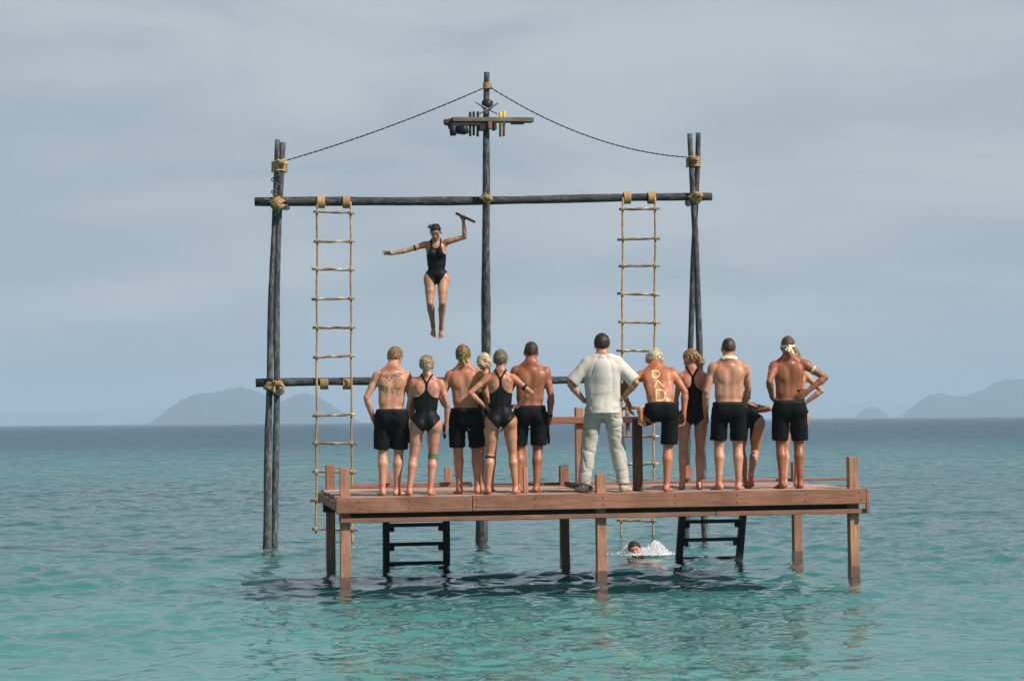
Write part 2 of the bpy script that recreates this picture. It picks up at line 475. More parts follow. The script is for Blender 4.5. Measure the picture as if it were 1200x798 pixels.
def board(name, lo, hi, mat, parent=deck, bevel=0.006, rot=None):
    c = [(a + b_) / 2 for a, b_ in zip(lo, hi)]
    h = [(b_ - a) / 2 for a, b_ in zip(lo, hi)]
    o = MB().box([-x for x in h], h).build(name, mat, parent, bevel)
    o.location = c
    if rot: o.rotation_euler = rot
    return o

# planks along the length, in two runs with staggered ends
pw = 0.139; v = 0.045; k = 0
while v < DW - 0.1:
    e0 = 0.045 + rnd.uniform(-0.02, 0.015) if v > 0.1 else 0.0
    cut = rnd.choice((2.1, 3.1, 4.1)) + rnd.uniform(-0.05, 0.05)
    e1 = DL + rnd.uniform(-0.02, 0.01)
    for a, b_ in ((e0, cut - 0.003), (cut + 0.003, e1)):
        dz = rnd.uniform(-0.003, 0.003)
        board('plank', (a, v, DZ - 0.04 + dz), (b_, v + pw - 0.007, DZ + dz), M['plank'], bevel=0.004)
    v += pw
# front boards, beam below, end plate
s1 = U(552, 0)
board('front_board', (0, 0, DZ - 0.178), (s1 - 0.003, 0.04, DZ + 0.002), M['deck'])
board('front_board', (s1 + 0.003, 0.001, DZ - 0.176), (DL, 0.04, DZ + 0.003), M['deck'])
s2 = U(838, 0)
board('beam', (0.05, 0.044, DZ - 0.287), (s2 - 0.003, 0.10, DZ - 0.232), M['deck'])
board('beam', (s2 + 0.003, 0.045, DZ - 0.289), (DL + 0.012, 0.10, DZ - 0.234), M['deck'])
board('gap_shade_board', (0.05, 0.222, DZ - 0.28), (DL - 0.05, 0.26, DZ - 0.045), M['dark_shade_wood'])  # dark board added to blacken the shaded gap below the front boards
board('end_plate', (DL + 0.003, 0.003, DZ - 0.284), (DL + 0.045, 0.043, DZ + 0.0), M['deck'])
board('side_board', (-0.002, 0.043, DZ - 0.15), (0.038, DW - 0.045, DZ - 0.043), M['deck'])
board('side_board', (DL - 0.045, 0.043, DZ - 0.15), (DL - 0.005, DW - 0.045, DZ - 0.043), M['deck'])
board('back_board', (0, DW - 0.04, DZ - 0.178), (DL, DW, DZ - 0.043), M['deck'])
board('kerb', (U(400, 3.2), DW - 0.14, DZ + 0.004), (U(552, 3.2), DW - 0.09, DZ + 0.062), M['deck'])
board('kerb', (U(556, 3.2), DW - 0.14, DZ + 0.004), (U(1000, 3.2), DW - 0.09, DZ + 0.038), M['deck'])
board('beam', (0.05, DW - 0.34, DZ - 0.285), (DL, DW - 0.24, DZ - 0.155), M['dark_shade_wood'])
for u in np.linspace(0.6, DL - 0.5, 8):
    board('joist', (u, 0.104, DZ - 0.15), (u + 0.05, DW - 0.045, DZ - 0.045), M['deck'])
# nail heads on the front boards
nail_me = None
for px in (420, 478, 545, 558, 625, 705, 790, 862, 942, 1006):
    for dz in (-0.045, -0.13):
        u = U(px, 0) + rnd.uniform(-0.01, 0.01)
        nb = MB().tube([(0, 0.0, 0), (0, -0.004, 0)], [0.009, 0.007], 8)
        if nail_me is None:
            no_ = nb.build('nail', M['dark_shade_wood'], deck); nail_me = no_.data
        else:
            no_ = link('nail', nail_me, None, deck)
        no_.location = (u, 0.001, DZ + dz)

def post(px, v, top, mat=M['post'], w=0.112, wet=True, lean=0.0):
    u = U(px, v)
    zt = top
    zb = -1.6
    o = MB()
    h = w / 2
    # slightly twisted, worn square post; the top cut a little askew
    zs = [zb, 0.11, DZ - 0.3, zt - 0.02, zt]
    for z in zs:
        for a, c in ((-h, -h), (h, -h), (h, h), (-h, h)):
            j = 0.002
            zz = z + (rnd.uniform(-0.008, 0.008) if z == zt else 0)
            o.v.append(Vector((a + rnd.uniform(-j, j), c + rnd.uniform(-j, j), zz)))
    for i in range(len(zs) - 1):
        for q in range(4):
            a = i * 4 + q; b_ = i * 4 + (q + 1) % 4
            o.f.append((a, b_, b_ + 4, a + 4))
    nb = (len(zs) - 1) * 4
    o.f.append((nb, nb + 1, nb + 2, nb + 3)); o.f.append((3, 2, 1, 0))
    p = o.build('post', mat, deck, 0.004)
    p.location = (u, v, 0); p.rotation_euler = (lean, 0, 0)
    if wet:
        wb = MB().box((-h - 0.003, -h - 0.003, -0.7), (h + 0.003, h + 0.003, 0.10 + rnd.uniform(-0.01, 0.02))).build('wet_band', M['wet'], p, 0.003)
    return p
post(403, 0.165, zpx(548, 403, 0.165))
post(702, 0.165, zpx(555.5, 702, 0.165))
post(997, 0.165, zpx(535.5, 997, 0.165))
post(386, 3.1, zpx(544.5, 386, 3.1))
post(659.5, 3.1, zpx(545, 659.5, 3.1))
post(931, 3.1, zpx(541, 931, 3.1))

# railings: a rear one with a rail, one post near the front edge
rl = bpy.data.objects.new('railing', None); col.objects.link(rl); rl.parent = deck
def rail_post(px, v, py, w=0.1, mat=M['post'], zb=None):
    u = U(px, v); zt = zpx(py, px, v)
    return board('post', (u - w / 2, v - w / 2, zb if zb is not None else DZ + 0.004), (u + w / 2, v + w / 2, zt), mat, rl, 0.006)
rail_post(678, 2.75, 477.5)
rail_post(612, 2.75, 479)
rail_post(746, 0.50, 490, 0.105, M['brown_post'])
rail_post(735, 2.75, 474, 0.05, M['rung'], DZ + 0.62)
rail_post(614.5, 0.36, 548, 0.055)
zr = zpx(492.5, 650, 2.75)
board('rail', (U(606, 2.75), 2.64, zr - 0.045), (U(683.5, 2.75), 2.695, zr + 0.045), M['deck'], rl)
board('rail', (U(684, 2.75) + 0.01, 2.64, zr - 0.042), (U(757, 2.75), 2.695, zr + 0.04), M['brown_post'], rl)
board('rail', (U(728, 2.75), 2.80, zpx(478, 735, 2.75) - 0.02), (U(760, 2.75), 2.84, zpx(478, 735, 2.75) + 0.02), M['rung'], rl)
board('floor_batten', (U(676, 2.0) - 0.03, 1.0, DZ + 0.004), (U(676, 2.0) + 0.03, 3.0, DZ + 0.055), M['brown_post'], rl, rot=(0, 0, R(-2)))

def boarding_ladder(pxl, pxr, pys, tops, slant, v=3.42, flare=0.0, shear=0.0):  # wood colour blackened to carry the deck's shade as well as the wet
    g = bpy.data.objects.new('boarding_ladder', None); col.objects.link(g); g.parent = deck
    ul, ur = U(pxl, v), U(pxr, v)
    for i, u in enumerate((ul, ur)):
        ztop = DZ - 0.12
        mb = MB()
        s_ = 1 if i == 0 else -1
        for z, f in ((-0.55, slant), (ztop, 0)):
            for a, c in ((-0.042, -0.05), (0.042, -0.05), (0.042, 0.05), (-0.042, 0.05)):
                mb.v.append(Vector((u + a + shear * (ztop - z), v + c + f, z)))
        mb.f = [(0, 1, 5, 4), (1, 2, 6, 5), (2, 3, 7, 6), (3, 0, 4, 7), (3, 2, 1, 0), (4, 5, 6, 7)]
        mb.build('rail', M['dark_shade_wood'], g, 0.005)
        if tops[i]:
            board('handhold', (u - 0.045, v - 0.27, DZ + 0.06), (u + 0.045, v - 0.19, zpx(tops[i], (pxl, pxr)[i], v)), M['post'], g)
    for py in pys:
        z = zpx(py, (pxl + pxr) / 2, v)
        f = shear * (DZ - 0.12 - z)
        t = slant * (DZ - 0.12 - z) / (DZ + 0.43)
        board('rung', (ul + 0.045 + f, v - 0.045 + t, z - 0.022), (ur - 0.045 + f, v + 0.045 + t, z + 0.024), M['dark_shade_wood'], g)
        for u, s_ in ((ul + 0.045 + f, 1), (ur - 0.045 + f, -1)):
            a, b_ = sorted((u, u + 0.06 * s_))
            board('bracket', (a, v - 0.03 + t, z - 0.082), (b_, v + 0.03 + t, z - 0.024), M['dark_shade_wood'], g)
boarding_ladder(451, 521.5, (615, 637.5, 660), (550, 547), 0.05)
boarding_ladder(800, 871, (611, 632.5, 655), (545, 548), 0.25, shear=-0.055)

# ------------------------------------------------------------------ pole frame
def DF(px): return 32.5 + (px - 316) / 500 * 1.0
frame = thing('pole_frame', 'tall goalpost frame of dark weathered poles lashed with rope', 'frame', (P(570, 600, 33.0).x, 33.0, 0))
frame_off = Vector(frame.location)
def fr(mb, name, mat, **k):
    mb.v = [Vector(v) - frame_off for v in mb.v]
    return mb.build(name, mat, frame, **k)
def log(pts, rad, name, mat, seg=14, n=44, seed=0):
    """a slightly crooked pole through the given points"""
    rg = random.Random(seed)
    pts = [Vector(p) for p in pts]
    L = [0]
    for a, b_ in zip(pts, pts[1:]): L.append(L[-1] + (b_ - a).length)
    out_, rr_ = [], []
    ph = [rg.random() * 6 for _ in range(4)]
    for i in range(n):
        s = L[-1] * i / (n - 1)
        j = max(q for q in range(len(L) - 1) if L[q] <= s + 1e-9)
        t = (s - L[j]) / (L[j + 1] - L[j])
        p = pts[j].lerp(pts[j + 1], t)
        p = p + Vector((math.sin(s * 0.9 + ph[0]) * 0.012 + math.sin(s * 2.3 + ph[1]) * 0.005, math.sin(s * 1.1 + ph[2]) * 0.012, math.sin(s * 1.0 + ph[3]) * 0.012 if abs((pts[-1] - pts[0]).z) < 1 else 0))
        r = rad[0] + (rad[1] - rad[0]) * s / L[-1]
        out_.append(p); rr_.append(r * (1 + 0.05 * math.sin(s * 3.1 + ph[1]) + rg.uniform(-0.025, 0.025)))
    mb = MB().tube(out_, rr_, seg, wob=0.06, seed=seed)
    return fr(mb, name, mat, smooth=True)
dl, dr_ = DF(318), DF(815)
def down(p, q, dz=1.4):
    d = (p - q).normalized(); return p + d * (dz / abs(d.z))
# left pair
a = P(311.5, 637, dl + 0.14); b_ = P(324.5, 164, dl + 0.13); log([down(a, b_), a, P(321.5, 255, dl + 0.13), b_], (0.066, 0.040), 'pole', M['pole'], seed=1)
a = P(321, 638, dl - 0.16); b_ = P(331.8, 167, dl - 0.06); log([down(a, b_), a, P(327, 255, dl - 0.09), b_], (0.056, 0.044), 'pole', M['pole'], seed=2)
# right pair, crossing below the upper beam
a = P(803.5, 632, dr_ + 0.14); b_ = P(817.3, 156, dr_ + 0.13); log([down(a, b_), a, P(809.8, 396, dr_ + 0.13), b_], (0.056, 0.040), 'pole', M['pole'], seed=3)
a = P(826, 631, dr_ - 0.16); b_ = P(807.6, 157, dr_ - 0.10); log([down(a, b_), a, P(820.5, 396, dr_ - 0.10), b_], (0.06, 0.044), 'pole', M['pole'], seed=4)
# the mast
a = P(565, 628, 33.35); b_ = P(571.5, 85, 32.86); log([down(a, b_), a, P(568.2, 420, 33.1), P(569.8, 235, 32.86), b_], (0.106, 0.045), 'mast', M['pole'], seed=5, n=60)
# beams
ub0, ub1 = P(299.5, 237.6, dl), P(834.5, 231.3, DF(834))
log([ub0, ub1], (0.072, 0.060), 'beam', M['beam'], seed=6)
lb0, lb1 = P(298.5, 449, dl), P(833, 442.5, DF(834))
log([lb0, lb1], (0.066, 0.056), 'beam', M['beam'], seed=7)

def coil(c, axis, r, turns, width, rr_=0.017, squash=1.0, seed=0, jit=0.006):
    """rope wound round something at c, along axis; squash stretches it sideways in depth"""
    axis = Vector(axis).normalized()
    up = Vector((0, 1, 0)) if abs(axis.y) < 0.8 else Vector((0, 0, 1))
    e1 = axis.cross(up).normalized(); e2 = axis.cross(e1)
    rg = random.Random(seed)
    pts = []
    nn_ = int(turns * 20)
    for i in range(nn_ + 1):
        t = i / nn_
        a = t * turns * 2 * math.pi
        pts.append(Vector(c) + axis * ((t - 0.5) * width + rg.uniform(-jit, jit) * 0.5) + e1 * (r * math.cos(a)) + e2 * (r * squash * math.sin(a)))
    return pts
def lashing(parts, name='rope_lashing', seg=7, parent=None):
    mb = MB()
    for pts, r in parts: mb.tube(pts, r, seg)
    return fr(mb, name, M['rope'], smooth=True)
def knot(c, seed, r=0.03, s=0.055):
    rg = random.Random(seed)
    pts = []
    for i in range(46):
        t = i / 45 * 2 * math.pi
        pts.append(Vector(c) + Vector((math.sin(t) + 2 * math.sin(2 * t), (math.cos(t) - 2 * math.cos(2 * t)) * 0.6, -math.sin(3 * t))) * s * 0.5)
    return pts, r
X = Vector((1, 0.15, 0)).normalized(); Zv = Vector((0.02, 0, 1))
def cross_lash(c, px_r, dr, seed, tilt=0.75):
    """two wraps at opposite slants: an X lashing"""
    A = coil(c, (math.sin(tilt), 0, math.cos(tilt)), px_r, 4, 0.12, 0.022, dr / px_r, seed)
    B = coil(c + Vector((0, -0.012, 0)), (-math.sin(tilt), 0, math.cos(tilt)), px_r, 4, 0.12, 0.022, dr / px_r, seed + 1)
    return [(A, 0.0145), (B, 0.0145)]
# left: upper wrap, cross lashing with the beam, with the lower beam
lashing([(coil(P(327.5, 196, dl + 0.04), Zv, 0.112, 5.5, 0.15, seed=1, squash=1.65, jit=0.012), 0.0135), knot(P(330, 190, dl - 0.17), 3, 0.02, 0.05)])
lashing(cross_lash(P(325.5, 239, dl + 0.02), 0.105, 0.23, 5) + [knot(P(330, 243, dl - 0.26), 4, 0.022, 0.05)])
log([P(336.5, 244.5, dl - 0.32), P(335.5, 243, dl + 0.45)], (0.045, 0.042), 'stub_log', M['pole'], n=8, seed=12)
lashing([(coil(P(320, 456, dl - 0.04), (0.5, 0.2, 0.85), 0.12, 4, 0.10, seed=7, squash=1.6), 0.024), (coil(P(327, 456, dl - 0.27), (0.1, 1, 0), 0.078, 2, 0.05, seed=8), 0.02), knot(P(325, 449, dl - 0.25), 5, 0.02, 0.05)])
log([P(327.5, 458.5, dl - 0.36), P(326.5, 457, dl + 0.45)], (0.058, 0.055), 'stub_log', M['pole'], n=8, seed=13)
# right
lashing([(coil(P(812.5, 191, dr_ + 0.02), Zv, 0.105, 5.5, 0.14, seed=11, squash=1.7, jit=0.012), 0.0135), knot(P(813, 186, dr_ - 0.2), 6, 0.02, 0.05)])
lashing(cross_lash(P(813.5, 233, dr_ + 0.02), 0.10, 0.24, 15) + [knot(P(818, 228, dr_ - 0.26), 7, 0.02, 0.045)])
log([P(806, 238.5, dr_ - 0.32), P(805, 237.5, dr_ + 0.45)], (0.048, 0.045), 'stub_log', M['pole'], n=8, seed=14)
# mast
lashing([(coil(P(571.2, 101, 32.86), Zv, 0.055, 4, 0.09, seed=21), 0.017)])
lashing(cross_lash(P(570, 233, 32.9), 0.082, 0.15, 25)[:1] + [knot(P(572, 232, 32.72), 9, 0.017, 0.04)])

# the board near the top of the mast
bd0, bd1 = P(519.5, 141.2, 32.66), P(623.5, 141.6, 33.0)
mid = (bd0 + bd1) / 2; dv = (bd1 - bd0); dvn = dv.normalized(); bz = math.atan2(dv.y, dv.x)
tb = MB().box((-dv.length / 2 + 0.12, -0.13, -0.035), (dv.length / 2, 0.05, 0.035)); o = tb.build('top_board', M['grey_board'], frame, 0.008)
o.location = mid - frame_off; o.rotation_euler = (0, -math.asin(dvn.z), bz)
def on_board(name, lo, hi, mat, bev=0.004):
    q = MB().box(lo, hi).build(name, mat, o, bev); return q
on_board('bracket', (-0.03, -0.15, -0.15), (0.03, -0.02, -0.037), M['deck'])
on_board('bracket', (0.06, -0.12, -0.16), (0.11, 0.02, -0.037), M['dark_shade_wood'])
on_board('bracket', (-0.16, -0.10, -0.165), (-0.035, 0.03, -0.037), M['dark_shade_wood'])
on_board('underside_cleat', (-0.52, -0.11, -0.09), (-0.14, 0.0, -0.037), M['dark_shade_wood'])
on_board('underside_cleat', (0.36, -0.11, -0.065), (0.56, 0.0, -0.037), M['dark_shade_wood'])
# crossed sticks tied to the mast above the board
for i, (x0, y0, x1, y1, dd) in enumerate(((557, 120, 583, 133.5, -0.08), (584, 121, 560, 134.5, -0.11))):
    fr(MB().tube([P(x0, y0, 32.86 + dd), P((x0 + x1) / 2, (y0 + y1) / 2 + 0.6, 32.86 + dd - 0.01), P(x1, y1, 32.86 + dd)], [0.012, 0.016, 0.012], 8), 'spike', M['grey_metal'])
fr(MB().tube([P(571, 117.5, 32.86), P(571, 119, 32.86), P(571, 126, 32.86), P(571, 128, 32.86)], [0.06, 0.085, 0.09, 0.06], 12, wob=0.25, seed=3), 'dark_binding', M['black'], smooth=True)

# batons standing in the slots of the board
def baton_mesh(L, r, mat, name, g=None):
    mb = MB().tube([(0, 0, -L / 2), (0, 0, -L / 2 + 0.01), (0, 0, 0), (0, 0, L / 2 - 0.01), (0, 0, L / 2)], [r * 0.8, r, r * 1.02, r, r * 0.8], 12)
    return mb.build(name, mat, None, smooth=True)
def set_line(o, p, q):
    o.location = (p + q) / 2
    o.rotation_euler = (q - p).to_track_quat('Z', 'Y').to_euler()
for i, (px, y0, y1, kind) in enumerate(((551, 131.5, 160, 'k'), (555.2, 131, 159, 'k'), (560, 131, 160.5, 'k'), (586.3, 131.5, 160.5, 'y'), (590.8, 130.5, 160, 'y'))):
    D_ = 32.66 + (px - 520) / 104 * 0.34 - 0.06
    p, q = P(px + rnd.uniform(-0.5, 0.5), y1, D_), P(px, y0, D_)
    if kind == 'k':
        t = baton_mesh((q - p).length, 0.021, M['black'], 'baton')
        tag(t, ('black baton on the mast board, farthest of three from the mast', 'black baton on the mast board, between two other black batons', 'black baton on the mast board, closest of three to the mast')[i], 'baton', 'black batons on the mast board')
    else:
        t = thing('baton', ('yellow topped baton on the mast board, nearer the mast of the two', 'yellow topped baton on the mast board, farther from the mast of the two')[i - 3], 'baton', (0, 0, 0), 0, 'yellow batons on the mast board')
        L = (q - p).length
        MB().tube([(0, 0, -0.03), (0, 0, L / 2 - 0.01), (0, 0, L / 2)], [0.024, 0.024, 0.019], 12).build('yellow_end', M['yellow'], t, smooth=True)
        MB().tube([(0, 0, -L / 2), (0, 0, -L / 2 + 0.01), (0, 0, -0.031)], [0.016, 0.02, 0.021], 12).build('dark_end', M['brown_post'], t, smooth=True)
    set_line(t, p, q)

# camera gear clamped to one end of the board
gc = P(535, 149, 32.68)
gear = thing('camera_housing', 'black camera housing clamped under one end of the mast board', 'camera', gc)
q = MB().box((-0.115, -0.09, -0.075), (0.115, 0.09, 0.06)).build('body', M['black'], gear, 0.03); q.rotation_euler = (0.1, R(28), 0.2); q.location = (-0.01, 0, 0)
q = MB().tube([(0.02, -0.02, -0.04), (0.12, -0.05, -0.05), (0.17, -0.06, -0.04)], [0.075, 0.08, 0.07], 14).build('lens', M['black'], gear, smooth=True)
q = MB().tube([(-0.06, -0.06, 0.02), (-0.05, -0.07, -0.14)], [0.055, 0.05], 12).build('lens', M['black'], gear, smooth=True)
q = MB().box((-0.20, -0.06, 0.03), (-0.09, 0.07, 0.12)).build('clamp', M['brown_post'], gear, 0.02)
q = MB().box((-0.17, -0.05, -0.03), (-0.06, 0.05, 0.05)).build('mount', M['black'], gear, 0.015); q.rotation_euler = (0, R(35), 0)
q = MB().tube([(-0.03, -0.095, -0.01), (-0.03, -0.115, -0.01)], [0.018, 0.018], 10).build('lens_cap', M['grey_metal'], gear, smooth=True)

# guy ropes: two strands twisted together
def guy(p, q, sag, label):
    t = thing('guy_rope', label, 'rope', (p + q) / 2, 0, 'guy ropes of the pole frame')
    L = (q - p).length; d = (q - p).normalized(); e1 = d.cross(Vector((0, 1, 0))).normalized(); e2 = d.cross(e1)
    n_ = int(L / 0.02)
    for s_, (mt) in enumerate((M['cable_dark'], M['cable_grey'])):
        pts = []
        for i in range(n_ + 1):
            u = i / n_
            c = p.lerp(q, u) - Vector((0, 0, 4 * sag * u * (1 - u)))
            a = u * L / 0.17 * 2 * math.pi + s_ * math.pi
            pts.append(c + (e1 * math.cos(a) + e2 * math.sin(a)) * 0.006 - t.location)
        MB().tube(pts, 0.0063, 6).build('strand', mt, t, smooth=True)
guy(P(333, 189, dl - 0.1), P(568, 103, 32.8), 0.06, 'twisted dark guy rope from mast to the parallel pole pair')
guy(P(575, 103, 32.8), P(805, 184.5, dr_ - 0.1), 0.22, 'twisted dark guy rope from mast to the crossed pole pair')
# loose cable wound on the left pole pair
fr(MB().tube([P(323 + 5.0 * math.sin(t * 0.7), 200 + t * 1.6, dl - 0.17 + 0.02 * math.cos(t)) for t in range(20)], 0.011, 6), 'loose_cable', M['cable_grey'], smooth=True)

# rope ladders
def rope_ladder(top, bot, rungs, wid, label, seed, lower=True):
    """top/bot: photo x of both ropes; rungs: photo rows"""
    rg = random.Random(seed)
    (xl0, xr0, yt), (xl1, xr1, ybl, ybr) = top, bot
    D_ = DF((xl0 + xr0) / 2) - 0.10
    c0 = P((xl1 + xr1) / 2, ybl, D_)
    t = thing('rope_ladder', label, 'ladder', (c0.x, c0.y, 0), 0, 'rope ladders hanging from the upper beam')
    off = Vector(t.location)
    def ropex(side, y):
        u = (y - yt) / (ybl - yt)
        return (xl0 + (xl1 - xl0) * u if side == 0 else xr0 + (xr1 - xr0) * u) + 0.35 * math.sin(y * 0.07 + side + seed)
    for side, yb in ((0, ybl), (1, ybr)):
        pts = [P(ropex(side, y), y, D_ + 0.008 * math.sin(y * 0.05 + side)) - off for y in np.linspace(yt + 2, yb, 90)]
        MB().tube(pts, [0.0165 + 0.0025 * math.sin(i * 2.1) for i in range(90)], 8).build('rope', M['rope'], t, smooth=True)
        # wound coil on the upper beam
        xc = ropex(side, yt) + (4.6 if side == 0 else -4.6)
        pc = P(xc, yt + 2.6, DF(xc))
        MB().tube([q - off for q in coil(pc, X, 0.088, 7, 0.115, seed=seed + side)], 0.0098, 7).build('rope_coil', M['rope'], t, smooth=True)
        if lower:
            xc = ropex(side, 449) + (9 if side == 0 else -5.5)
            pc = P(xc, (446 if xc > 600 else 449.8), DF(xc))
            MB().tube([q - off for q in coil(pc, X, 0.078, 8, 0.125, seed=seed + 5 + side)], 0.0095, 7).build('rope_coil', M['rope'], t, smooth=True)
    for y in rungs:
        j = rg.uniform(-1.3, 1.3)
        x0, x1 = ropex(0, y) - wid - rg.uniform(-1, 2), ropex(1, y) + wid + rg.uniform(-1, 2)
        p, q = P(x0, y + j, D_ - 0.012), P(x1, y - j * 0.6, D_ - 0.012)
        n_ = 9
        r = MB().tube([p.lerp(q, i / (n_ - 1)) - off + Vector((0, 0, 0.004 * math.sin(i * 1.7 + y))) for i in range(n_)], [0.021 * (1 + 0.08 * math.sin(i * 2 + y)) for i in range(n_)], 10, wob=0.08, seed=int(y)).build('rung', M['rung'], t, smooth=True)
        for side in (0, 1):
            k_ = P(ropex(side, y), y, D_ - 0.005) - off
            pts = [k_ + Vector((0.025 * math.cos(a) * 0.8, 0.032 * math.sin(a), 0.02 * math.cos(a * 0.5))) for a in np.linspace(0, 4 * math.pi, 24)]
            MB().tube([k_ + Vector((0.012 * math.sin(a * 0.5), 0.034 * math.cos(a), 0.034 * math.sin(a))) for a in np.linspace(0, 4 * math.pi, 24)], 0.0105, 6).build('rope_hitch', M['rope'], t, smooth=True)
rope_ladder((371.8, 411, 234.5), (370.5, 412.5, 625, 637), (249, 283, 316, 350, 384, 417.5, 486, 519.5, 553, 586.5, 620), 5, 'long rope ladder with worn rungs beside the parallel pole pair', 31)
rope_ladder((730, 768, 229.5), (728, 765.5, 630, 631), (245, 280, 311.5, 345, 378, 411, 478, 511, 543.5, 577, 610), 5, 'rope ladder with worn rungs beside the crossed pole pair', 37)
# ------------------------------------------------------------------ people: smooth solid figures from blended limbs
VOX = 0.0068
def rotx(a): c, s = math.cos(a), math.sin(a); return np.array([[1, 0, 0], [0, c, -s], [0, s, c]])
def roty(a): c, s = math.cos(a), math.sin(a); return np.array([[c, 0, s], [0, 1, 0], [-s, 0, c]])
def rotz(a): c, s = math.cos(a), math.sin(a); return np.array([[c, -s, 0], [s, c, 0], [0, 0, 1]])
def unit(v): v = np.asarray(v, float); return v / (np.linalg.norm(v) + 1e-12)
def arr(*v): return np.array(v, float)

class Solid:
    def __init__(s): s.p = []
    def cone(s, a, b, ra, rb, k=0.03, cut=None, neg=False): s.p.append(('c', np.array(a, float), np.array(b, float), ra, rb, k, cut, neg))
    def ell(s, c, r, rot=None, k=0.03, neg=False): s.p.append(('e', np.array(c, float), np.array(r, float), np.eye(3) if rot is None else rot, 0, k, None, neg))
    def bounds(s):
        lo, hi = np.full(3, 9.0), np.full(3, -9.0)
        for q in s.p:
            if q[7]: continue
            if q[0] == 'c':
                l = np.minimum(q[1] - q[3], q[2] - q[4]); h = np.maximum(q[1] + q[3], q[2] + q[4])
            else:
                e = np.sqrt((q[3] ** 2) @ (q[2] ** 2)); l, h = q[1] - e, q[1] + e
            lo, hi = np.minimum(lo, l), np.maximum(hi, h)
        return lo, hi

class Grid:
    def __init__(s, lo, hi, h=VOX):
        s.h = h; s.o = np.array(lo, float) - 0.05
        s.n = np.ceil((np.array(hi) + 0.05 - s.o) / h).astype(int) + 1
        s.ax = [(s.o[i] + h * np.arange(s.n[i])).astype(np.float32) for i in range(3)]
    def new(s): return np.full(s.n, 0.09, np.float32)
    def sl(s, lo, hi):
        a = np.clip(np.floor((lo - s.o) / s.h).astype(int), 0, s.n - 1); b = np.clip(np.ceil((hi - s.o) / s.h).astype(int) + 1, 1, s.n)
        return tuple(slice(i, j) for i, j in zip(a, b))
    def xyz(s, sl):
        return s.ax[0][sl[0]][:, None, None], s.ax[1][sl[1]][None, :, None], s.ax[2][sl[2]][None, None, :]
    def fill(s, sol, F=None, m=0.06):
        F = s.new() if F is None else F
        for q in sol.p:
            if q[0] == 'c':
                _, a, b, ra, rb, k, cut, neg = q
                lo = np.minimum(a - ra, b - rb) - m; hi = np.maximum(a + ra, b + rb) + m
            else:
                _, c, r, rot, _, k, cut, neg = q
                e = np.sqrt((rot ** 2) @ (r ** 2)); lo, hi = c - e - m, c + e + m
            sl = s.sl(lo, hi)
            if any(x.stop <= x.start for x in sl): continue
            X_, Y_, Z_ = s.xyz(sl)
            if q[0] == 'c':
                d = b - a; L2 = float(d @ d) + 1e-9
                t = np.clip(((X_ - a[0]) * d[0] + (Y_ - a[1]) * d[1] + (Z_ - a[2]) * d[2]) / L2, 0, 1)
                D = np.sqrt((X_ - a[0] - t * d[0]) ** 2 + (Y_ - a[1] - t * d[1]) ** 2 + (Z_ - a[2] - t * d[2]) ** 2) - (ra + (rb - ra) * t)
            else:
                x, y, z = X_ - c[0], Y_ - c[1], Z_ - c[2]
                qx = (x * rot[0, 0] + y * rot[1, 0] + z * rot[2, 0]); qy = (x * rot[0, 1] + y * rot[1, 1] + z * rot[2, 1]); qz = (x * rot[0, 2] + y * rot[1, 2] + z * rot[2, 2])
                k0 = np.sqrt((qx / r[0]) ** 2 + (qy / r[1]) ** 2 + (qz / r[2]) ** 2)
                k1 = np.sqrt((qx / r[0] ** 2) ** 2 + (qy / r[1] ** 2) ** 2 + (qz / r[2] ** 2) ** 2) + 1e-6
                D = k0 * (k0 - 1) / k1
            if cut is not None:
                for p0, nn_ in cut:
                    D = np.maximum(D, (X_ - p0[0]) * nn_[0] + (Y_ - p0[1]) * nn_[1] + (Z_ - p0[2]) * nn_[2])
            G = F[sl]
            if neg:
                D = -D; h = np.maximum(k - np.abs(G - D), 0) / k; F[sl] = np.maximum(G, D) + h * h * k * 0.25
            else:
                h = np.maximum(k - np.abs(G - D), 0) / k; F[sl] = np.minimum(G, D) - h * h * k * 0.25
        return F
    def full(s): return s.xyz((slice(None),) * 3)

